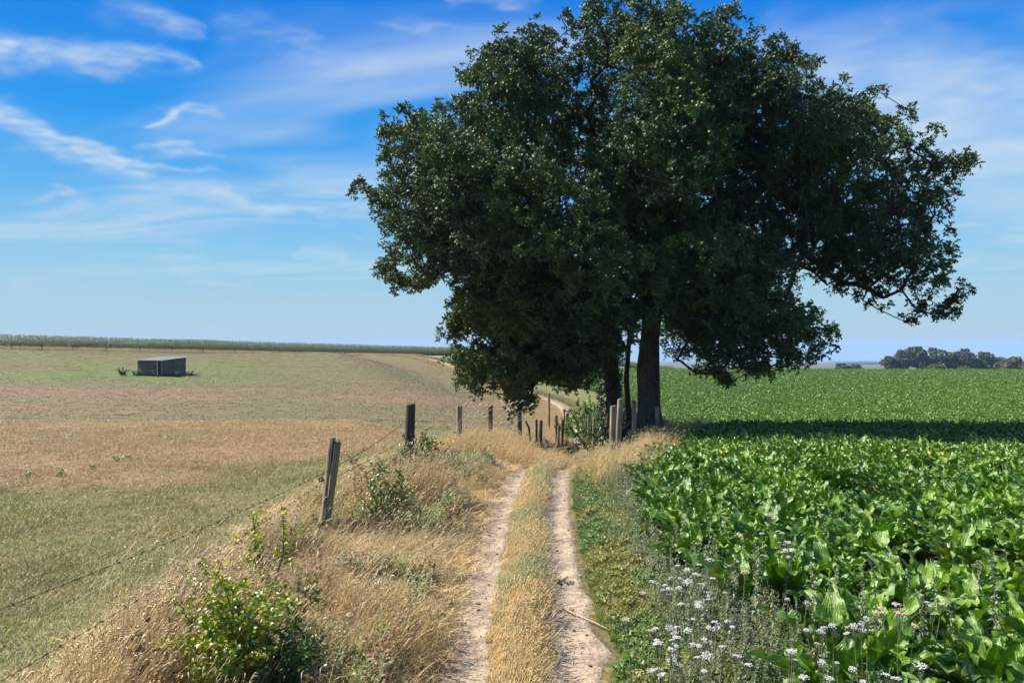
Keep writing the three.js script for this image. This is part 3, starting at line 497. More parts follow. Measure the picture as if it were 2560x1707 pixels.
function oak(label, d, trunkPx, trunkR, outline, maxT, spacing, perM2, tone, seed, stem, crownZ = 0, voids = .4) {
  const rng = rngOf(seed), k = d / FOC, S = .4354 * k;      // outline is given in pixels of a 2352-wide view
  const bx = pxX(trunkPx, d), by = ground(bx, -d) - .1, root = thing('oak_tree', label, 'tree', new THREE.Vector3(bx, by, -d));
  const poly = outline.map(([x, y]) => maxT > 4 ? [1500 + (x - 1500) * (x > 1500 ? .97 : 1.0), 520 + (y - 520) * .97] : [x, y]).map(([x, y]) => [(x * .4354 - CX0) * k - bx, EYE - (y * .4354 - CY0) * k - by]);
  const xs = poly.map((p) => p[0]), ys = poly.map((p) => p[1]), x0 = Math.min(...xs), x1 = Math.max(...xs), y0 = Math.min(...ys), y1 = Math.max(...ys);
  const C = []; let tries = 0, miss = 0;
  while (miss < 5000 && tries++ < 300000) {
    const x = rr(x0, x1, rng), y = rr(y0, y1, rng); if (!inside(poly, x, y)) continue;
    const de = edgeDist(poly, x, y); if (de < .3) continue;
    const q = Math.min(de, maxT), T = Math.sqrt(q * (2 * maxT - q)) * .86, stemZone = maxT > 4 && y < 3.4 && Math.abs(x - .1) < 1.4, z = stemZone ? rr(-2.6, -.55, rng) : rr(-T, T, rng) + crownZ;
    const depth = stemZone ? 0 : Math.min(de, T - Math.abs(z - crownZ)); if (depth > 2.4 && rng() < .78) continue;
    if (n3(x * .5 + 9, y * .5, z * .3 + seed) < voids) { miss += .1; continue; }
    let ok = true; for (const c of C) if ((c.x - x) ** 2 + ((c.y - y) * 1.25) ** 2 + (c.z - z) ** 2 < spacing * spacing) { ok = false; break; }
    if (!ok) { miss++; continue; }
    miss = 0; C.push({ x, y, z, de, r: Math.min(rr(.4, .85, rng), Math.max(.12, de - .3)) });
  }
  // the outermost twigs, all along the rim
  for (let i = 0, j = poly.length - 1; i < poly.length; j = i++) {
    const [ax, ay] = poly[j], [ex, ey] = poly[i], len = Math.hypot(ex - ax, ey - ay), n = Math.max(1, Math.round(len / .34));
    for (let q = 0; q < n; q++) { if (maxT > 4 && (ay + ey) / 2 < 4.3 && Math.abs((ax + ex) / 2) < 2.4) continue; const t = (q + rng()) / n, px = lerp(ax, ex, t), py = lerp(ay, ey, t); let nx = -(ey - ay) / len, ny = (ex - ax) / len; if (!inside(poly, px + nx * .06, py + ny * .06)) { nx = -nx; ny = -ny; } const inn = rr(.24, .62, rng), x = px + nx * inn, y = py + ny * inn; if (!inside(poly, x, y)) continue; C.push({ x, y, z: crownZ + rr(-.9, .9, rng) * (maxT > 4 ? 1.3 : .8), de: inn, r: rr(.12, .3, rng) }); }
  }
  // limbs: each bough reaches back to the nearest wood already there
  const nodes = stem.map((p, i) => ({ p: new THREE.Vector3(...p), parent: i - 1, w: 0 })), trunkN = stem.length;
  const order = C.map((c) => new THREE.Vector3(c.x, c.y - c.r * .2, c.z)), crownBase = nodes[Math.min(trunkN - 1, Math.floor(trunkN * .6))].p;
  order.sort((a, b) => a.distanceTo(crownBase) - b.distanceTo(crownBase));
  for (const t of order) {
    let best = 0, bd = 1e9; for (let i = Math.floor(trunkN * .5); i < nodes.length; i++) { const n = nodes[i], q = n.p.distanceTo(t) * (t.y < n.p.y ? 1.12 : 1) + .12 * n.p.distanceTo(crownBase); if (q < bd) { bd = q; best = i; } }
    const a = nodes[best].p, L = a.distanceTo(t), st = Math.max(1, Math.round(L / .7)); let pr = best;
    const sag = new THREE.Vector3(rr(-.2, .2, rng) * L, rr(-.02, .18, rng) * L, rr(-.2, .2, rng) * L);
    for (let s = 1; s <= st; s++) { const u = s / st; nodes.push({ p: a.clone().lerp(t, u).addScaledVector(sag, Math.sin(Math.PI * u) * .6), parent: pr, w: 0 }); pr = nodes.length - 1; }
    nodes[pr].w += 1;
  }
  for (let i = nodes.length - 1; i > 0; i--) nodes[nodes[i].parent].w += nodes[i].w;
  const total = nodes[0].w, rad = (i) => i < trunkN ? 0 : Math.max(.011, trunkR * .8 * Math.sqrt(nodes[i].w / total) ** .95);
  const tg = new Geo(); tg.tube(stem.map((p) => new THREE.Vector3(...p)), stem.map((p, i) => { const y = p[1], flare = y < .9 ? .75 * Math.exp(-y * 3.2) : 0; return trunkR * (1 + flare) * (1 - .45 * i / (trunkN - 1)) * (1 + .08 * Math.sin(i * 2.1)); }), 14, false, null, 2);
  part('trunk', tg.build(), bark, root);
  const bg = new Geo(), kids = nodes.map(() => []); for (let i = trunkN; i < nodes.length; i++) kids[nodes[i].parent].push(i);
  const done = new Set();
  for (let i = trunkN; i < nodes.length; i++) {
    if (done.has(i)) continue; const pts = [nodes[nodes[i].parent].p], rs = [Math.min(rad(i) * 1.12, trunkR * .7)]; let j = i;
    for (;;) { done.add(j); pts.push(nodes[j].p); rs.push(rad(j)); const nx = kids[j].filter((q) => !done.has(q)).sort((a, b) => nodes[b].w - nodes[a].w)[0]; if (nx === undefined || (nodes[nx].w < nodes[j].w * .3)) break; j = nx; }
    if (rs[0] > .012) bg.tube(pts, rs, rs[0] > .08 ? 8 : 5);
  }
  const b = part('branchwork', bg.build(), bark, root); b.userData.kind = 'stuff';
  const L = [[], [], []]; let total2 = 0;
  for (const c of C) {   // each bough is a cluster of leafy tufts with air between them
    const nt = 2 + Math.round(perM2 * c.r * c.r * rr(.7, 1.15, rng)), bt = tone(c.x, c.y, c.z, rng);
    for (let q = 0; q < nt; q++) {
      const td = rdir(rng, .2), tr = c.r * Math.sqrt(rr(.25, 1, rng)), tx = c.x + td.x * tr, ty = c.y + td.y * tr * .85, tz = c.z + td.z * tr, sz = Math.min(rr(.13, .24, rng), .1 + c.r * .4), ct = jit(bt, .3, rng);
      const ns = 3 + Math.round(rng() * 2);
      for (let i = 0; i < ns; i++) {
        const dd = rdir(rng, .25).addScaledVector(td, .5).normalize();
        L[Math.floor(rng() * 3)].push([tx + dd.x * sz * .7, ty + dd.y * sz * .6, tz + dd.z * sz * .7, Math.atan2(dd.x, dd.z) + rr(-.6, .6, rng), Math.acos(Math.max(-1, Math.min(1, dd.y))) * .7 + rr(-.3, .3, rng), rr(-.4, .4, rng), rr(.7, 1.1, rng), jit(ct, .15, rng)]); total2++;
      }
    }
  }
  const cr = new THREE.Group(); cr.name = 'crown'; root.add(cr); cr.userData.kind = 'stuff';
  L.forEach((l, i) => inst('foliage', SPRAYS[i], leafOak, l, cr));
  console.log(label, 'boughs', C.length, 'sprays', total2, 'nodes', nodes.length);
  return root;
}
const OUT1 = [[1150, 800], [1210, 800], [1300, 890], [1370, 915], [1425, 890], [1470, 840], [1500, 800], [1545, 850], [1590, 880], [1640, 910], [1690, 925], [1715, 880], [1770, 890], [1860, 860], [1922, 800], [1895, 745], [1845, 700], [1815, 668], [1850, 620], [1900, 640], [1950, 690], [2040, 715], [2100, 745], [2165, 782], [2183, 750], [2205, 700], [2228, 660], [2185, 560], [2190, 490], [2215, 425], [2222, 345], [2150, 340], [2132, 268], [2060, 250], [1990, 215], [1920, 192], [1890, 170], [1852, 98], [1790, 142], [1755, 90], [1700, 108], [1655, 30], [1600, 62], [1545, 15], [1445, 4], [1330, 10], [1290, 50], [1240, 48], [1170, 70], [1115, 105], [1045, 150], [1045, 225], [990, 255], [935, 228], [900, 280], [870, 325], [860, 368], [875, 405], [785, 428], [843, 475], [850, 520], [890, 570], [846, 620], [850, 660], [980, 702], [1022, 665], [1045, 720], [1060, 770]];
const OUT2 = [[1040, 690], [1018, 790], [1055, 868], [1085, 902], [1125, 885], [1160, 922], [1195, 948], [1222, 950], [1242, 880], [1275, 895], [1300, 912], [1340, 870], [1370, 800], [1385, 720], [1330, 640], [1230, 600], [1120, 610]];
const toneOak = (x, y, z, r) => { const f = fbm(x * .5 + 30, y * .5 + z * .3, 2, 180); return mix3([.028, .072, .023], [.085, .15, .028], f * f * 1.7 + rr(-.2, .25, r)); };
oak('huge dark oak with a broad spreading crown beside the track', 23, 648, .38, OUT1, 5.2, .8, 27, toneOak, 601, [[0, -.1, 0], [.02, .35, 0], [.03, .8, 0], [.02, 1.4, 0], [0, 2.1, .02], [.05, 2.9, .05], [.15, 3.8, .0], [.3, 4.8, -.1], [.45, 6, -.2], [.5, 7.4, -.1], [.4, 9, 0]]);
const toneOak2 = (x, y, z, r) => { const f = fbm(x * .6 + 10, y * .6 + z * .3, 2, 185); return mix3([.042, .095, .023], [.115, .17, .03], f + rr(-.2, .2, r)); };
oak('slimmer second oak with low drooping boughs just behind the huge oak', 25.5, 614, .32, OUT2, 2.3, .46, 30, toneOak2, 602, [[0, -.1, 0], [.0, .5, 0], [-.03, 1.3, 0], [0, 2.2, 0], [-.1, 3.2, 0], [-.3, 4.2, 0], [-.5, 5.3, .1], [-.6, 6.4, .1]], 2.4, .2);

// ------------------------------------------------------------------ maize
{
  const g = new Geo(), rng = rngOf(710);
  g.tube([new THREE.Vector3(0, 0, 0), new THREE.Vector3(.01, 1.2, 0), new THREE.Vector3(0, 2.15, .01)], (t) => .02 * (1 - .6 * t), 4, false, [.13, .16, .04]);
  for (let k = 0; k < 9; k++) { const y = .35 + k * .2, yaw = k * 2.9 + rr(-.4, .4, rng), dx = Math.cos(yaw), dz = Math.sin(yaw), L = rr(.5, .75, rng); let pa, pb; const col = mix3([.10, .17, .025], [.15, .21, .03], rng()); for (let s = 0; s <= 4; s++) { const t = s / 4, r = L * t, yy = y + L * (.75 * t - .95 * t * t), w = .05 * (1 - t * .85); const a = g.v(dx * r - dz * w, yy, dz * r + dx * w, col), b = g.v(dx * r + dz * w, yy, dz * r - dx * w, col); if (s) g.q(pa, pb, b, a); pa = a; pb = b; } }
  for (let k = 0; k < 6; k++) { const a = k * 1.05, o = [0, 2.1, 0], e = [Math.cos(a) * .12, 2.45, Math.sin(a) * .12]; const p = g.v(...o, [.42, .34, .12]), q = g.v(o[0] + .03 * Math.sin(a), 2.15, .03 * Math.cos(a), [.42, .34, .12]), t = g.v(...e, [.42, .34, .12]); g.f(p, q, t); }
  const l = [];
  for (let row = 0; row < 16; row++) for (let x = -160; x < 60; x += .24) { const d = cornFront(x) + row * .75, xx = x + rr(-.08, .08), z = -(d + rr(-.12, .12)); if (!inView(xx, z, 6)) continue; l.push([xx, ground(xx, z), z, R() * 6.28, rr(-.08, .08), rr(-.08, .08), rr(.84, 1.14), jit([1, 1, 1], .2)]); }
  const o = inst('maize_crop', g.build(), leafy([1, 1, 1], .5, .35, { vertexColors: true }), l, scene); tag(o, 'tall green maize standing along the horizon', 'maize', null, 'stuff');
}

// ------------------------------------------------------------------ fences
const woodTile = tex8(512, (u, v) => { const g = tn(u, v * .06 + .01, 90, 251), h = tn(u, v * .2, 24, 252), c = tn(u, v, 6, 253), s = tn(u, v, 200, 254); let k = 168 + 90 * (g - .5) + 60 * (h - .5) + 50 * (c - .5) + 30 * (s - .5); if (g > .8) k *= .6; return [k * 1.03, k, k * .93]; });
const woodBump = tex8(512, (u, v) => { const k = 255 * (.6 * tn(u, v * .06 + .01, 90, 251) + .4 * tn(u, v * .2, 24, 252)); return [k, k, k]; }, false);
const woods = { grey: mat([.5, .44, .35], .9, { map: woodTile, bumpMap: woodBump, bumpScale: .012 }), dark: mat([.13, .105, .09], .9, { map: woodTile, bumpMap: woodBump, bumpScale: .012 }), pale: mat([.52, .46, .37], .9, { map: woodTile, bumpMap: woodBump, bumpScale: .01 }) };
const black = mat([.012, .012, .014], .4), rusty = mat([.10, .085, .075], .55, { metalness: .6 });
function postGeo(h, r, seed, sides = 12) {   // round stake set in the ground, worn chamfered top
  const g = new Geo(), rng = rngOf(seed), ph = rng() * 9, rows = [], lv = [[-.15, 1], [0, 1], [.25 * h, .99], [.5 * h, 1.01], [.75 * h, .99], [h - .02, .98], [h - .004, .86]];
  for (const [y, f] of lv) { const row = []; for (let s = 0; s <= sides; s++) { const a = s / sides * 6.2832, rr_ = r * f * (1 + .09 * Math.sin(2 * a + ph) + .05 * Math.sin(5 * a + ph * 2 + y)); row.push(g.v(Math.cos(a) * rr_, y + (y > h - .03 ? .012 * Math.sin(a + ph) : 0), Math.sin(a) * rr_, null, s / sides * .5, y * .5 + ph)); } rows.push(row); }
  for (let i = 0; i + 1 < rows.length; i++) for (let s = 0; s < sides; s++) g.q(rows[i][s], rows[i + 1][s], rows[i + 1][s + 1], rows[i][s + 1]);
  const c = g.v(0, h + .003, 0, null, .2, .2), top = rows[rows.length - 1]; for (let s = 0; s < sides; s++) g.f(c, top[s + 1], top[s]);
  return g.build();
}
function insulator(parent, y, r) {
  const t = new THREE.TorusGeometry(.022, .008, 8, 14); t.translate(-r - .03, y, .01); part('insulator', t, black, parent);
  const s = new THREE.CylinderGeometry(.007, .007, .05, 6); s.rotateZ(Math.PI / 2); s.translate(-r - .004, y, .0); part('screw', s, rusty, parent);
}
function post(label, px, topPx, d, r, wood, seed, opts = {}) {
  const top = at(px, topPx, d), x = top.x, y = ground(x, -d), h = Math.max(.3, top.y - y), o = thing(opts.name || 'fence_post', label, 'fence post', new THREE.Vector3(x, y, -d), opts.group);
  o.rotation.z = -(opts.lean || 0); o.rotation.x = opts.fwd || 0; o.rotation.y = seed;
  o.rotation.y = 0;
  part('stake', postGeo(h / Math.cos(opts.lean || 0), r, seed), woods[wood], o);
  if (opts.ins !== undefined) insulator(o, opts.ins, r);
  return o;
}
// the split post nearest the camera: two weathered halves with a gap between
const P1 = { d: 8.4, px: 324 };
{
  const base = new THREE.Vector3(pxX(P1.px, P1.d), 0, -P1.d); base.y = ground(base.x, base.z);
  const o = thing('fence_post', 'weathered grey leaning fence post split down from its top', 'fence post', base); o.rotation.z = -.115;
  const h = at(335, 441, P1.d).y - base.y + .02;
  for (const sg of [-1, 1]) {
    const g = new Geo(), rng = rngOf(800 + sg), lv = 9, rows = [];
    for (let k = 0; k <= lv; k++) {
      const t = k / lv, hh = sg < 0 ? h + .012 : h - .012, y = lerp(-.2, hh, t), gap = .001 + .02 * Math.max(0, t - .62), row = [], R1 = .062 * (1 + .05 * Math.sin(t * 9 + sg));
      const prof = [[.0, -1], [.35, -.95], [.72, -.7], [.97, -.25], [1, .15], [.85, .6], [.5, .9], [.0, 1], [0, .4], [0, -.4]];
      prof.forEach(([a, b], i) => row.push(g.v(sg * (gap + a * R1 * .95), y + (k === lv ? rr(-.02, .025, rng) : 0), b * R1, null, i / 10 * .5, y * .5 + sg)));
      rows.push(row);
    }
    const n = rows[0].length; for (let k = 0; k < lv; k++) for (let s = 0; s < n; s++) { const s2 = (s + 1) % n; sg > 0 ? g.q(rows[k][s], rows[k + 1][s], rows[k + 1][s2], rows[k][s2]) : g.q(rows[k][s], rows[k][s2], rows[k + 1][s2], rows[k + 1][s]); }
    const c = g.v(sg * .03, h - .01, 0, null, .1, .1); for (let s = 0; s < n; s++) sg > 0 ? g.f(c, rows[lv][(s + 1) % n], rows[lv][s]) : g.f(c, rows[lv][s], rows[lv][(s + 1) % n]);
    part('stake_half', g.build(), woods.grey, o);
  }
  insulator(o, .60, .068);
}
post('thick near-black fence post behind the split post', 409, 403, 13.2, .076, 'dark', 811, { lean: .03, ins: .5 });
post('slender grey fence post among arching seed heads', 459, 405, 16.2, .062, 'grey', 812, { lean: .012, ins: .45 });
post('slender dark fence post, third beyond the split post', 490, 405, 18.8, .055, 'dark', 813, { lean: .01 });
post('dark fence post under the lowest hanging oak bough', 520, 411, 21, .052, 'dark', 814, { lean: -.01 });
post('pale post beside the beet field, tallest and closest to the track', 612, 405, 14.4, .054, 'pale', 815, { lean: .02 });
post('pale leaning post touching the back of the tallest pale post', 617, 398, 15.0, .052, 'pale', 816, { lean: .05 });
post('pale straight post between the tall pale pair and the oak trunk', 634, 400, 19.5, .058, 'pale', 817, {});
post('pale tilted post standing before the huge oak trunk', 658.5, 406, 20.3, .052, 'pale', 818, { lean: -.05 });
{ // posts going down into the dip and up the far side
  const far = [[536.5, 419, 27, .04, .0], [540, 420, 24, .045, .03], [556.5, 415, 33, .05, 0], [558.5, 425, 26, .042, 0], [562, 419, 31, .05, .02], [567.5, 412.5, 42, .09, 0], [564.4, 408, 50, .06, 0], [549, 392, 44, .06, 0], [588, 414, 34, .05, .02], [593, 416, 30, .05, .03]];
  const w = ['dark', 'grey', 'dark', 'grey', 'dark', 'dark', 'grey', 'grey', 'grey', 'grey'];
  const lb = ['short dark fence post in the dip before the brace stick', 'grey fence post in the dip, first past the oak bough', 'thin dark fence post behind the dark bush in the dip', 'grey fence post standing inside the dark bush', 'stout dark fence post at the top of the dark bush', 'squat dark post beside the pale bend of the track', 'small grey post just above the bend of the track', 'tall thin grey pole rising beyond the hanging boughs', 'thin grey stake right of the track at the dip', 'thin leaning stake closest to the oak hedge at the dip'];
  far.forEach(([px, py, d, r, lean], i) => post(lb[i], px, py, d, r, w[i], 830 + i, { lean }));
  const s = at(526, 421, 24), e = at(532, 434, 23.6), g = new Geo().tube([s, s.clone().lerp(e, .5), e.clone().setY(ground(e.x, e.z))], (t) => .03, 6, true); tag(lone('brace_stick', g.build(), woods.dark), 'thin leaning brace stick next to the post under the oak bough', 'stick');
  const row = [[12, 349], [104 * .4354 + 0, 350], [66 * 1.0, 349], [133, 350], [80, 349]];
  [11, 42, 73, 106, 140, 172, 203, 235, 300, 345].forEach((px, i) => { const x0 = px; let d = 140; for (let k = 0; k < 8; k++) d = cornFront(pxX(x0, d)) - 9; const x = pxX(x0, d), y = ground(x, -d); const o = lone('distant_fence_post', postGeo(1.15, .08, 860 + i, 6), woods.dark); o.position.set(x, y, -d); tag(o, 'small far fence post below the maize, ' + ['first', 'second', 'third', 'fourth', 'fifth', 'sixth', 'seventh', 'eighth', 'ninth', 'tenth'][i] + ' from the left border', 'fence post', 'far fence posts below the maize'); });
}
// wire strands
function strand(label, pts, barbs, r = .0017) {
  const P = []; for (let i = 0; i + 1 < pts.length; i++) { const L = pts[i].distanceTo(pts[i + 1]), n = 14; for (let k = 0; k < n; k++) { const t = k / n, p = pts[i].clone().lerp(pts[i + 1], t); p.y -= Math.sin(Math.PI * t) * .014 * L * .5; P.push(p); } } P.push(pts[pts.length - 1].clone());
  const o = thing('barbed_wire', label, 'wire', P[0].clone()); const g = new Geo(); g.tube(P.map((p) => p.clone().sub(P[0])), () => r, 5);
  part('wire', g.build(), rusty, o);
  if (barbs) { let acc = 0; for (let i = 0; i + 1 < P.length; i++) { const L = P[i].distanceTo(P[i + 1]); while (acc < L) { const c = P[i].clone().lerp(P[i + 1], acc / L).sub(P[0]); if (P[i].z > -14) { const b = new Geo(); for (let k = 0; k < 3; k++) { const v = rdir(R).multiplyScalar(.016); b.tube([c.clone().sub(v), c.clone().add(v)], () => .0016, 3); } b.tube([c.clone().add(new THREE.Vector3(0, 0, .008)), c.clone().add(new THREE.Vector3(0, 0, -.008))], () => .004, 5, true); part('barb', b.build(), rusty, o); } acc += .12; } acc -= L; } }
  return o;
}
const w1 = at(331, 469, 8.33), w2 = at(322.5, 482, 8.4);
strand('upper barbed wire strand running along the bank fence', [new THREE.Vector3(-2.75, .86, -2.4), at(0, 609, 3.85), w1, at(408, 419, 13.1), at(459, 420, 16.1), at(490, 419, 18.7), at(520, 424, 20.9), at(540, 428, 24)], true);
strand('lower barbed wire strand sagging through the bank grass', [new THREE.Vector3(-2.78, .52, -2.4), at(0, 681, 3.85), w2, at(405, 438, 13.15), at(455, 440, 16.1), at(488, 435, 18.7), at(519, 434, 20.9)], true);
strand('loose pale wire looped between the pale posts', [at(617, 424, 15), at(622, 428, 16.5), at(633, 419, 19.4), at(640, 425, 19.8), at(657, 419, 20.3)], false, .006);

// ------------------------------------------------------------------ shed
{
  const d = 108, c = at(162, 374.5, d), x = c.x, y = ground(x, -d), o = thing('field_shed', 'dark timber field shed with a low sloping metal roof', 'shed', new THREE.Vector3(x, y, -d)); o.rotation.y = -.34;
  // local: front faces +z, width along x; right end faces +x
  const W = 4.3, D = 4.2, hf = 2.0, hb = 2.35, boards = mat([.26, .25, .235], .9, { map: woodTile }), boardsB = mat([.33, .31, .29], .9, { map: woodTile }), roofM = mat([.12, .13, .135], .7), pale = mat([.5, .48, .44], .8), inner = mat([.03, .03, .03], .9);
  const box = (w, h, dp, px, py, pz) => { const g = new THREE.BoxGeometry(w, h, dp); g.translate(px, py, pz); return g; };
  for (let k = 0; k < 22; k++) { const bx = -W / 2 + (k + .5) * (W * .8) / 22, hh = hf - .12 - rr(0, .05); part('board', box(W * .8 / 22 - .012, hh, .03, bx, .14 + hh / 2, D / 2 + rr(0, .02)), k % 3 ? boards : boardsB, o); }
  for (let k = 0; k < 20; k++) { const bz = D / 2 - (k + .5) * D / 20, hh = hf - .1 + (hb - hf) * (k + .5) / 20; part('board', box(.03, hh, D / 20 - .012, W / 2 + rr(0, .015), .14 + hh / 2, bz), k % 4 ? boardsB : boards, o); part('board', box(.03, hh, D / 20 - .012, -W / 2 - .02, .14 + hh / 2, bz), boards, o); }
  for (let k = 0; k < 14; k++) part('board', box(W / 14 - .012, hb - .1, .03, -W / 2 + (k + .5) * W / 14, .1 + hb / 2, -D / 2 - .02), boards, o);
  part('doorway_post', box(.11, hf - .05, .09, W * .30, hf / 2 + .05, D / 2 + .06), pale, o);
  for (let k = 0; k < 3; k++) part('rail', box(.42, .07, .05, W * .355, hf - .35 - k * .34, D / 2 + .02), boards, o);
  part('door_panel', box(.3, hf - .1, .03, W * .46, hf / 2 + .05, D / 2 - .05), boards, o);
  part('floor', box(W, .1, D, 0, .09, 0), inner, o);
  const prop = box(.07, .75, .05, 0, 0, 0); prop.rotateZ(.5); prop.translate(W * .14, .45, D / 2 + .12); part('leaning_plank', prop, pale, o);
  const r = new Geo(), A = Math.atan2(hb - hf, D); const L = D + .8, nC = 26; let prev = null;
  for (let k = 0; k <= nC * 2; k++) { const xx = lerp(-W / 2 - .3, W / 2 + .35, k / (nC * 2)), yy = (k % 2) * .035, row = [[.5, 0], [-.5, 0], [-.5, -.03], [.5, -.03]].map(([t, off]) => r.v(xx, hf + .08 + (.5 - t) * (hb - hf) * L / D - .04 + yy + off, t * L)); if (prev) for (let q = 0; q < 4; q++) r.q(prev[q], row[q], row[(q + 1) % 4], prev[(q + 1) % 4]); prev = row; }
  part('roof', r.build(), roofM, o);
  for (const sx of [-1, 1]) part('skid', box(.16, .14, D + .3, sx * W * .42, .03, 0), boards, o);
}
function tuft(label, x, d, s, col, seed, n = 70, nm = 'nettle_clump') { const z = -d, g = herb(seed, .55 * s, n, .14 * s, .06 * s, .5 * s, 8), o = lone(nm, g, leafy(col, .6, .35)); o.position.set(x, ground(x, z), z); tag(o, label, 'plant'); return o; }
tuft('green nettle clump at the left end of the shed', pxX(124, 106), 106, 1.9, [.12, .19, .05], 871, 120);
tuft('green nettle clump under the front of the shed', pxX(136, 105.5), 105.5, 1.5, [.11, .17, .05], 872, 120);
tuft('green nettle clump at the right corner of the shed', pxX(178, 105), 105, 1.4, [.06, .10, .03], 873, 120);
tuft('dark weed clump a little right of the shed', pxX(190, 106), 106, 1.2, [.06, .11, .03], 874, 120);

// ------------------------------------------------------------------ shrubs on the bank
function shrub(name, label, base, h, rad, nLeaf, leafLen, cols, stemCol, seed, opts = {}) {
  const o = thing(name, label, opts.cat || 'shrub', base), rng = rngOf(seed), sg = new Geo(), lg = new Geo(), U = new THREE.Vector3(0, 1, 0), ends = [];
  const ns = opts.stems || 9;
  for (let s = 0; s < ns; s++) {
    const a = rng() * 6.283, rr_ = rad * Math.sqrt(rng()), e = new THREE.Vector3(Math.cos(a) * rr_, h * rr(.55, 1, rng) * (1 - .35 * (rr_ / rad) ** 2), Math.sin(a) * rr_), b = new THREE.Vector3(e.x * .18, -.03, e.z * .18), m = b.clone().lerp(e, .5).add(new THREE.Vector3(rr(-.06, .06, rng), .05, rr(-.06, .06, rng)));
    sg.tube([b, m, e], (t) => (opts.thick || .007) * (1 - t * .75), 5);
    for (let k = 0; k < 7; k++) { const t = rr(.3, 1, rng), q = t < .5 ? b.clone().lerp(m, t * 2) : m.clone().lerp(e, t * 2 - 1), f = q.clone().add(rdir(rng, .45).multiplyScalar(rr(.08, .24, rng) * (opts.spread || 1))); sg.tube([q, q.clone().lerp(f, .5).add(new THREE.Vector3(0, .015, 0)), f], (t2) => .0032 * (1 - t2 * .7), 4); ends.push([q, f]); }
  }
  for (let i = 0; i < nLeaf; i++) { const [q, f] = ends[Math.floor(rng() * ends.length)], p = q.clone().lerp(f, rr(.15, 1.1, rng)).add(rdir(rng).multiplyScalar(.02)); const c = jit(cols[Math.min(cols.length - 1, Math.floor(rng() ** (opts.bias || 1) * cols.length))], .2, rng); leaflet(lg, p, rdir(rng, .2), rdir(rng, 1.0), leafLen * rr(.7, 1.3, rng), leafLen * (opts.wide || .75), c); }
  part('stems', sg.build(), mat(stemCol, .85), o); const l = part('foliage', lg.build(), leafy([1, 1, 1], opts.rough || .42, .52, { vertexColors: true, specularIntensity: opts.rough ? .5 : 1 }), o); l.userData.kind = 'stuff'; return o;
}
const onG = (px, d, dy = 0) => { const x = pxX(px, d); return new THREE.Vector3(x, ground(x, -d) + dy, -d); };
const G1 = [[.24, .37, .02], [.32, .43, .025], [.16, .28, .02], [.5, .5, .03], [.66, .58, .03]];
shrub('hawthorn_bush', 'low yellow-green bush with small round leaves on the bank', onG(234, 4.5), .82, .36, 5400, .03, G1, [.09, .06, .045], 901, { stems: 22, bias: 1.2 });
shrub('hawthorn_bush', 'darker green low bush spilling right from the yellow-green one', onG(272, 4.45), .5, .3, 2400, .027, [[.08, .17, .02], [.14, .23, .025], [.1, .19, .02]], [.08, .06, .045], 902, { stems: 9 });
shrub('hawthorn_sapling', 'upright hawthorn sapling tangled in the wire ahead of the split post', onG(268, 6.5), .92, .16, 900, .03, G1, [.07, .055, .045], 903, { stems: 4, thick: .011, cat: 'sapling' });
shrub('bramble_bush', 'open green bramble right of the split post', onG(379, 8.8), .78, .34, 1500, .034, [[.13, .22, .03], [.2, .27, .035], [.27, .3, .04]], [.1, .07, .05], 904, { stems: 10 });
shrub('hawthorn_sapling', 'bushy hawthorn sapling just right of the black post', onG(431, 12.2), .92, .2, 900, .038, [[.08, .18, .025], [.13, .24, .03], [.3, .38, .03]], [.07, .055, .045], 905, { stems: 5, thick: .01, cat: 'sapling' });
shrub('bramble_bush', 'small grey-green bramble climbing the black post', onG(413, 12.7), .6, .2, 420, .035, [[.12, .15, .07], [.16, .18, .1]], [.08, .06, .05], 906, { stems: 5 });
shrub('dock_plant', 'rusty red dried dock standing left of the bramble', onG(359, 9.8), .72, .1, 500, .02, [[.24, .09, .045], [.18, .07, .04]], [.14, .07, .04], 907, { stems: 4, cat: 'plant' });
shrub('wilted_plant', 'blackened wilted plant drooping at the foot of the wire', onG(148, 4.5), .42, .18, 90, .06, [[.035, .028, .026], [.05, .04, .035]], [.05, .04, .035], 908, { stems: 5, cat: 'plant', wide: .5 });
shrub('broom_bush', 'dark grey-green bush crowding the track in the dip', onG(553, 25), 1.0, 1.0, 6000, .055, [[.055, .075, .03], [.08, .095, .04], [.11, .11, .05]], [.06, .05, .04], 909, { stems: 26, spread: 1.8, thick: .02, wide: .35, rough: .7 });
{ const y = shrub('ragwort_plant', 'yellow flowered ragwort in the dry bank grass', onG(396, 9.2), .5, .13, 160, .03, [[.16, .2, .04], [.2, .22, .05]], [.14, .14, .05], 910, { stems: 6, cat: 'flower' }); const rng = rngOf(911); for (let k = 0; k < 14; k++) { const g = new Geo(), c = new THREE.Vector3(rr(-.12, .12, rng), rr(.36, .52, rng), rr(-.1, .1, rng)); for (let q = 0; q < 7; q++) leaflet(g, c.clone().add(rdir(rng).multiplyScalar(.008)), rdir(rng, .4), new THREE.Vector3(0, 1, 0), .018, .011, null); part('blossom', g.build(), leafy([.75, .46, .02], .6, .3), y); } }
for (const [px, d, h, s, t] of [[283, 5.6, .3, 921, 'small leafy green plant right of the yellow-green bush'], [300, 5.4, .25, 922, 'tiny leafy plant in straw right of the bushes'], [313, 5.9, .32, 923, 'narrow-leaved green plant low on the straw bank']]) shrub('leafy_plant', t, onG(px, d), h, .08, 90, .045, [[.13, .2, .03], [.19, .25, .03]], [.12, .13, .04], s, { stems: 4, cat: 'plant' });
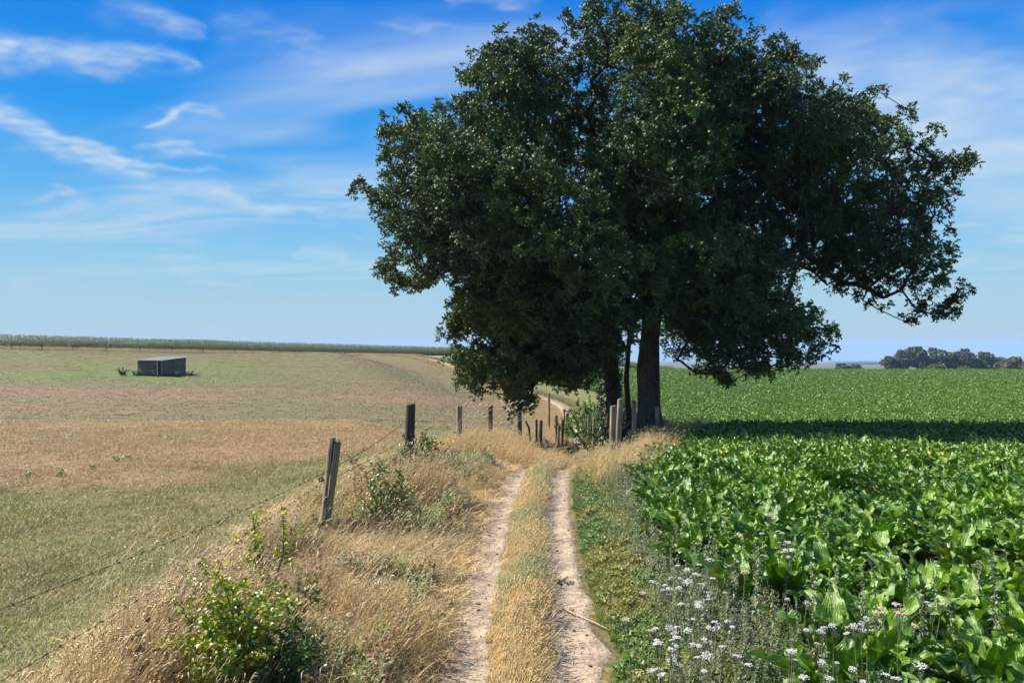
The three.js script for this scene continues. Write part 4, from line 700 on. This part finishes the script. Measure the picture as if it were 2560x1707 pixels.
// hedge and ivy round the oaks
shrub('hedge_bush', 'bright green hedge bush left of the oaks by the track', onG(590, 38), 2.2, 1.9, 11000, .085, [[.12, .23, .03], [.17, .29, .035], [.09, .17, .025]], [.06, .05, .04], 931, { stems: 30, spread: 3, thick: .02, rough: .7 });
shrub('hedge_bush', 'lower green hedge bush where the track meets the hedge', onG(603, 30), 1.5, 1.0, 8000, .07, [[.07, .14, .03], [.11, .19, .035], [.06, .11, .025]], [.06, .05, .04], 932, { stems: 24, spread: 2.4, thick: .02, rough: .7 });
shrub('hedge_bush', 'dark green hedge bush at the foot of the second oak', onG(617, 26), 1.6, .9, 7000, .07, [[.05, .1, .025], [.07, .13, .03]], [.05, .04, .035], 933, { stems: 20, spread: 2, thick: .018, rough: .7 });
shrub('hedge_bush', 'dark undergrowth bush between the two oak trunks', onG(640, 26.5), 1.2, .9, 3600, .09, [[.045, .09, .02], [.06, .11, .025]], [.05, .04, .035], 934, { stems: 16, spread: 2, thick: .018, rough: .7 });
{ const rng = rngOf(940), g = new Geo(), b = onG(622, 25.1); for (let i = 0; i < 2600; i++) { const a = rng() * 6.283, y = rng() ** 1.1 * 4.2, r = .3 + rr(0, .22, rng) * (1.1 - y / 5); const p = new THREE.Vector3(Math.cos(a) * r - .25 - y * .05, y, Math.sin(a) * r - .3); leaflet(g, p, rdir(rng, -.2), new THREE.Vector3(Math.cos(a), .5, Math.sin(a)).normalize(), .085 * rr(.7, 1.2, rng), .075, null); } const o = lone('ivy', g.build(), leafy([.04, .075, .02], .4, .25)); o.position.copy(b); tag(o, 'dark ivy sleeve wrapped round the second oak trunk', 'ivy'); }
{ const g = new Geo(), b = onG(628, 24.4); g.tube([[0, -.1, 0], [.02, 1, 0], [-.05, 2.2, 0], [.02, 3.4, .1], [.2, 4.6, .2]].map((p) => new THREE.Vector3(...p)), (t) => .11 * (1 - .5 * t), 9, false, null, 1); const o = lone('tree_trunk', g.build(), bark); o.position.copy(b); tag(o, 'thin bare stem growing between the two oak trunks', 'trunk'); }

// ------------------------------------------------------------------ yarrow, tall weeds, arching grass
const white = mat([.52, .51, .48], .8, { transmission: .15, thickness: 0 }), pinkish = mat([.46, .41, .41], .8, { transmission: .15, thickness: 0 }), faded = mat([.46, .33, .24], .9), yarrowGreen = leafy([.13, .17, .08], .6, .3);
function umbel(seed, r) { const g = new Geo(), rng = rngOf(seed); for (let i = 0; i < 46; i++) { const a = rng() * 6.283, q = r * Math.sqrt(rng()), x = Math.cos(a) * q, z = Math.sin(a) * q, y = rr(-.003, .005, rng) - .25 * q * q / r, s = rr(.0032, .0055, rng); const t = g.v(x, y + s * .8, z), b = g.v(x, y - s * 1.1, z), ring = []; for (let k = 0; k < 5; k++) ring.push(g.v(x + Math.cos(k * 1.257) * s * 1.2, y + rr(-.001, .001, rng), z + Math.sin(k * 1.257) * s * 1.2)); for (let k = 0; k < 5; k++) { g.f(t, ring[(k + 1) % 5], ring[k]); g.f(b, ring[k], ring[(k + 1) % 5]); } } return g.build(false).toNonIndexed(); }
const UMB = [umbel(951, .030), umbel(952, .038), umbel(953, .024)]; UMB.forEach((g) => g.computeVertexNormals());
function yarrow(px, py, d, nHeads, kind, label, group) {   // py: row of the flower heads
  d = (EYE - .5 - .09 * Math.sin(px * 1.7)) * FOC / (py - CY0); const top = at(px, py, d), y0 = ground(top.x, top.z), h = Math.max(.12, top.y - y0), o = thing('yarrow_plant', label, 'flower', new THREE.Vector3(top.x, y0, top.z), group);
  const rng = rngOf(Math.floor(px * 31 + py * 7)), st = new Geo(), lf = new Geo(), M = kind === 2 ? faded : kind === 1 ? pinkish : white;
  for (let k = 0; k < nHeads; k++) {
    const e = new THREE.Vector3(rr(-.075, .075, rng) * Math.sqrt(nHeads), h + rr(-.035, .03, rng), rr(-.06, .06, rng) * Math.sqrt(nHeads)), b = new THREE.Vector3(e.x * .3, -.02, e.z * .3);
    const m = b.clone().lerp(e, .8); m.x = lerp(m.x, e.x, .3); st.tube([b, m, e.clone().setY(e.y - .012)], (t) => .0028 * (1 - .3 * t), 4);
    for (let q = 0; q < 6; q++) { const a = q * 1.05 + rng(); st.tube([m.clone().lerp(e, .3), e.clone().add(new THREE.Vector3(Math.cos(a) * .018, -.006, Math.sin(a) * .018))], () => .0012, 3); }
    for (let q = 0; q < 14; q++) { const t = rr(.05, .8, rng), p = b.clone().lerp(m, t), dd = rdir(rng, .5); dd.y = Math.abs(dd.y); leaflet(lf, p, dd, new THREE.Vector3(0, 1, 0), .06 * (1.1 - t * .7), .009, null); }
    const u = part('flower_head', UMB[Math.floor(rng() * 3)], M, o); u.position.copy(e); u.rotation.set(rr(-.3, .3, rng), rng() * 6, rr(-.3, .3, rng)); u.scale.setScalar(rr(.5, .9, rng));
  }
  part('stems', st.build(), yarrowGreen, o); part('foliage', lf.build(), yarrowGreen, o);
}
// rows from the photograph (1024 frame): px, py, distance, heads, kind
const YAR = [[661, 589, 6.2, 3, 0], [672, 580, 6.4, 3, 0], [684, 572, 6.6, 4, 0], [693, 563, 6.8, 3, 0], [676, 595, 6.1, 3, 0], [690, 588, 6.2, 3, 0], [702, 579, 6.5, 3, 0], [703, 604, 5.9, 2, 0], [712, 590, 6.2, 2, 0], [722, 593, 6.1, 2, 1], [655, 638, 5.3, 3, 0], [667, 635, 5.35, 3, 0], [683, 627, 5.5, 4, 0], [696, 624, 5.5, 3, 0], [712, 623, 5.5, 4, 0], [686, 643, 5.25, 3, 0], [674, 647, 5.2, 3, 0], [703, 652, 5.1, 3, 0], [694, 663, 5.0, 2, 0], [780, 518, 7.9, 3, 0], [771, 533, 7.5, 3, 0], [783, 541, 7.3, 3, 0], [776, 553, 7.0, 3, 0], [790, 549, 7.1, 2, 0], [737, 566, 6.7, 2, 2], [742, 560, 6.8, 2, 1], [827, 628, 5.3, 3, 1], [838, 624, 5.3, 4, 1], [853, 622, 5.35, 4, 1], [866, 624, 5.3, 4, 1], [833, 634, 5.2, 3, 1], [790, 600, 5.8, 2, 1], [918, 598, 5.7, 3, 1], [930, 606, 5.6, 3, 1], [784, 643, 5.2, 2, 0], [838, 671, 4.85, 3, 0], [852, 676, 4.8, 2, 0], [783, 664, 4.95, 2, 0], [918, 672, 4.9, 3, 0], [668, 672, 4.95, 2, 0], [725, 658, 5.05, 2, 0], [575 + 65, 626, 5.5, 2, 2], [894, 611, 5.5, 2, 2], [880, 608, 5.55, 2, 2]];
{ const r = rngOf(955), extra = []; for (const [px, py, d, n, k] of YAR) if (r() < .12) extra.push([px + rr(-14, 14, r), py + rr(-9, 9, r), d * rr(.98, 1.03, r), Math.max(2, n - 1), k]); YAR.push(...extra); }
YAR.forEach(([px, py, d, n, k]) => yarrow(px, py, d, n, k, k === 1 ? 'pinkish white yarrow with flat flower heads among beet leaves' : k === 2 ? 'faded brown yarrow with withered flower heads among weeds' : 'white yarrow with flat flower heads in the weedy beet margin', k === 1 ? 'pinkish yarrow at the beet edge' : k === 2 ? 'faded yarrow at the beet edge' : 'white yarrow at the beet edge'));
{ // tall seeding weeds rising out of the beets
  const rng = rngOf(960), stalk = (seed, h) => { const g = new Geo(), r = rngOf(seed), e = new THREE.Vector3(rr(-.06, .06, r), h, rr(-.06, .06, r)); g.tube([new THREE.Vector3(), e.clone().multiplyScalar(.5), e], (t) => .004 * (1 - t * .6), 4); for (let k = 0; k < 150; k++) { const t = rr(.12, 1, r), p = e.clone().multiplyScalar(t), dd = rdir(r, .5); leaflet(g, p.addScaledVector(dd, .012 * (1.3 - t)), dd, new THREE.Vector3(0, 1, 0), lerp(.06, .018, t) * rr(.6, 1.2, r), lerp(.02, .011, t), null); } return g.build(); };
  const K = [stalk(961, .75), stalk(962, .62), stalk(963, .55)], M = leafy([.2, .24, .13], .6, .3);
  for (const [px, d] of [[938, 5.5], [845, 4.9], [862, 5.3], [880, 5.0], [778, 5.1], [757, 5.3], [740, 5.0], [800, 4.8], [818, 5.4], [905, 5.2], [955, 4.9], [985, 5.6], [730, 5.9], [765, 6.0], [712, 4.9], [812, 5.0], [833, 5.7], [870, 4.7], [925, 4.7], [1000, 5.0], [690, 5.7], [748, 6.6], [706, 6.6], [729, 7.4], [682, 7.6]]) { const o = lone('tall_weed', K[Math.floor(rng() * 3)], M), p = onG(px, d); o.position.copy(p); o.rotation.y = rng() * 6; o.scale.setScalar(rr(.75, 1.1, rng)); tag(o, 'tall grey-green seeding weed stalk among the beet and yarrow', 'weed', 'seeding weeds at the beet edge'); }
}
{ // arching pale stems by the slender post
  const g = new Geo(), rng = rngOf(970); for (let i = 0; i < 46; i++) { const yaw = rr(-.5, .7, rng), tip = blade(g, rr(-.55, .75, rng), rr(-.3, .3, rng), rr(.7, 1.05, rng), .006, rr(.25, .55, rng), yaw, .1, rng, 5); head(g, tip, yaw, rr(.12, .2, rng), .008, rr(.3, .8, rng)); }
  const o = lone('arching_grass', g.build(), leafy([.58, .5, .3], .7, .35)); o.position.copy(onG(472, 16.0, .12)); tag(o, 'pale arching grass with long seed heads round the slender grey post', 'grass', null, 'stuff');
  const g2 = new Geo(); for (let i = 0; i < 70; i++) { const yaw = rr(-.6, .6, rng), x = rr(-.9, .7, rng); const tip = blade(g2, x, rr(-.5, .5, rng) + x * .9, rr(.4, .75, rng), .005, rr(.1, .35, rng), yaw, .1, rng, 4); head(g2, tip, yaw, rr(.06, .12, rng), .005, rr(0, .5, rng)); }
  const q = lone('arching_grass', g2.build(), leafy([.56, .48, .27], .7, .35)); q.position.copy(onG(150, 5.5)); tag(q, 'thin pale grass stems rising between the near wires', 'grass', null, 'stuff');
}
{ // weeds in the pasture
  const spots = [[118, 463, 'rosette'], [92, 470, 'rosette'], [129, 460, 'rosette'], [28, 478, 'rosette'], [60, 477, 'rosette']];
  spots.forEach(([px, py], i) => { const d = (EYE + .32) * FOC / (py - CY0); const o = lone('thistle_plant', herb(980 + i, .07, 14, .11, .03, .12, 4), leafy([.24, .33, .09], .55, .4)); o.position.copy(onG(px, d)); o.scale.setScalar(rr(.7, 1.1)); tag(o, 'low green thistle rosette on the parched pasture, ' + ['second', 'third', 'first', 'fifth', 'fourth'][i] + ' counting from the right', 'plant', 'thistles on the near pasture'); });
}
{ // litter on the track: clods, stones, straw, a twig
  const st = new THREE.IcosahedronGeometry(1, 1); { const p = st.attributes.position; for (let i = 0; i < p.count; i++) { const x = p.getX(i), y = p.getY(i), z = p.getZ(i), k = .72 + .5 * n3(x * 1.3 + 4, y * 1.3 + 4, z * 1.3 + 4); p.setXYZ(i, x * k, y * k * .7, z * k); } st.computeVertexNormals(); }
  const l = [];
  for (let i = 0; i < 2600; i++) { const d = 3.2 + 13 * R() ** 1.4, sg = R() < .62 ? -1 : 1, x = trackX(d) + sg * .335 + rr(-.2, .2), s = .0025 + .014 * R() ** 5; l.push([x, ground(x, -d) + .012 + s * .3, -d, R() * 6, 0, 0, s, jit(R() < .5 ? [.14, .11, .085] : [.4, .345, .28], .3)]); }
  tag(inst('gravel', st, mat([1, 1, 1], .95), l, scene), 'small stones and soil crumbs lying in the wheel ruts', 'gravel', null, 'stuff');
  const sg = clump(995, 1, .001, .09, .1, .003, .2, 0), k = [];
  for (let i = 0; i < 2200; i++) { const d = 3.2 + 12 * R() ** 1.3, s2 = R() < .5 ? -1 : 1, x = trackX(d) + s2 * .335 + rr(-.2, .2); k.push([x, ground(x, -d) + .022, -d, R() * 6.28, 1.52, 0, rr(.4, 1.4), jit(R() < .25 ? [.3, .22, .13] : [.62, .52, .34], .2)]); }
  tag(inst('straw_litter', sg, straw, k, scene), 'loose straw scattered over the wheel ruts', 'straw', null, 'stuff');
  const a = at(557, 610, 6), pts = [[562, 606, 0], [572, 614, .02], [592, 624, .01], [610, 633, .015]].map(([px, py, dy]) => { let d = EYE * FOC / (py - CY0); const x = pxX(px, d); return new THREE.Vector3(x, ground(x, -d) + .025 + dy * .5, -d); });
  tag(lone('twig', new Geo().tube(pts, (t) => .006 * (1 - .5 * t), 5, true).build(), mat([.42, .32, .22], .9)), 'thin pale twig lying across the right wheel rut', 'twig');
  const gp = herb(997, .05, 30, .03, .014, .1, 7), o = lone('creeping_plant', gp, leafy([.09, .15, .045], .6, .3)); o.position.copy(onG(561, 6.95)); o.position.x += .02; tag(o, 'small dark green creeping plant in the right wheel rut', 'plant');
}

// ------------------------------------------------------------------ grove and bushes far off
{
  const LF = []; for (let k = 0; k < 2; k++) { const g = new Geo(), rng = rngOf(1000 + k); for (let i = 0; i < 16; i++) leaflet(g, rdir(rng).multiplyScalar(rr(.2, .75, rng)), rdir(rng), rdir(rng, 1), .62, .42, null); LF.push(g.build()); }
  const M = leafy([1, 1, 1], .6, .3);
  function farTree(label, px, topPx, d, w, col, seed, name = 'distant_tree', cat = 'tree', grp) {
    const rng = rngOf(seed), x = pxX(px, d), y0 = ground(x, -d) - .3, h = at(px, topPx, d).y - y0, o = thing(name, label, cat, new THREE.Vector3(x, y0, -d), grp);
    const tg = new Geo().tube([new THREE.Vector3(0, 0, 0), new THREE.Vector3(.1, h * .3, 0), new THREE.Vector3(0, h * .75, 0)], (t) => Math.max(.06, h * .022 * (1 - t * .7)), 7); part('trunk', tg.build(), bark, o);
    const lobes = []; for (let i = 0; i < 16; i++) { const a = rng() * 6.28, q = Math.sqrt(rng()) * w * .36, yy = h * rr(.22, .8, rng); lobes.push([Math.cos(a) * q * (1.1 - .5 * yy / h), yy, Math.sin(a) * q, w * rr(.16, .25, rng)]); } lobes.push([0, h * .86, 0, w * .17]);
    const L = [[], []];
    for (const [lx, ly, lz, lr] of lobes) for (let i = 0; i < 42 * Math.max(.5, lr / 2); i++) { const dd = rdir(rng, .15); const py = Math.min(h - .3, ly + dd.y * lr * .8); L[i % 2].push([lx + dd.x * lr, Math.max(.3, py), lz + dd.z * lr, rng() * 6, rng() * 3, rng() * 3, rr(.7, 1.2, rng), jit(col, .3, rng)]); }
    const c = new THREE.Group(); c.name = 'crown'; c.userData.kind = 'stuff'; o.add(c); L.forEach((l, i) => inst('foliage', LF[i], M, l, c));
  }
  const A = [.055, .085, .028], B = [.075, .10, .03], C = [.10, .12, .04];
  farTree('low pale edge tree at the left end of the far grove', 889, 356, 380, 8, C, 1011);
  farTree('rounded tree, second from the left end of the grove', 901, 350, 384, 11, B, 1012);
  farTree('tallest rounded tree in the far grove', 917, 346, 386, 13, A, 1013);
  farTree('round tree right of the grove’s tallest', 933, 347.5, 390, 12, A, 1014);
  farTree('lower tree in the notch of the far grove', 950, 352, 392, 10, B, 1015);
  farTree('tall tree right of the notch in the far grove', 965, 348.5, 390, 12, A, 1016);
  farTree('sloping tree near the right end of the far grove', 981, 352, 392, 11, A, 1017);
  farTree('last low tree at the right end of the far grove', 995, 357, 392, 9, B, 1018);
  farTree('pale bush hugging the field edge right of the grove', 1003, 362, 360, 8, C, 1019, 'distant_bush', 'bush');
  farTree('pale rounded tree at the right border of view', 1017, 357, 350, 9, C, 1020);
  farTree('outlying tree just past the right border tree', 1036, 356, 352, 10, C, 1021);
  farTree('pale low bush in front of the grove', 936, 365, 350, 8, C, 1022, 'distant_bush', 'bush');
  farTree('second pale low bush in front of the grove', 965, 366.5, 345, 6, C, 1023, 'distant_bush', 'bush');
  farTree('small distant bush beside the blue hill', 855, 364.5, 400, 7, A, 1024, 'distant_bush', 'bush');
  farTree('smallest distant bush touching the oak silhouette', 842, 363.5, 400, 8, A, 1025, 'distant_bush', 'bush');
}
scene.fog = new THREE.FogExp2(new THREE.Color(.42, .64, .95), .00016);
renderer.render(scene, camera);
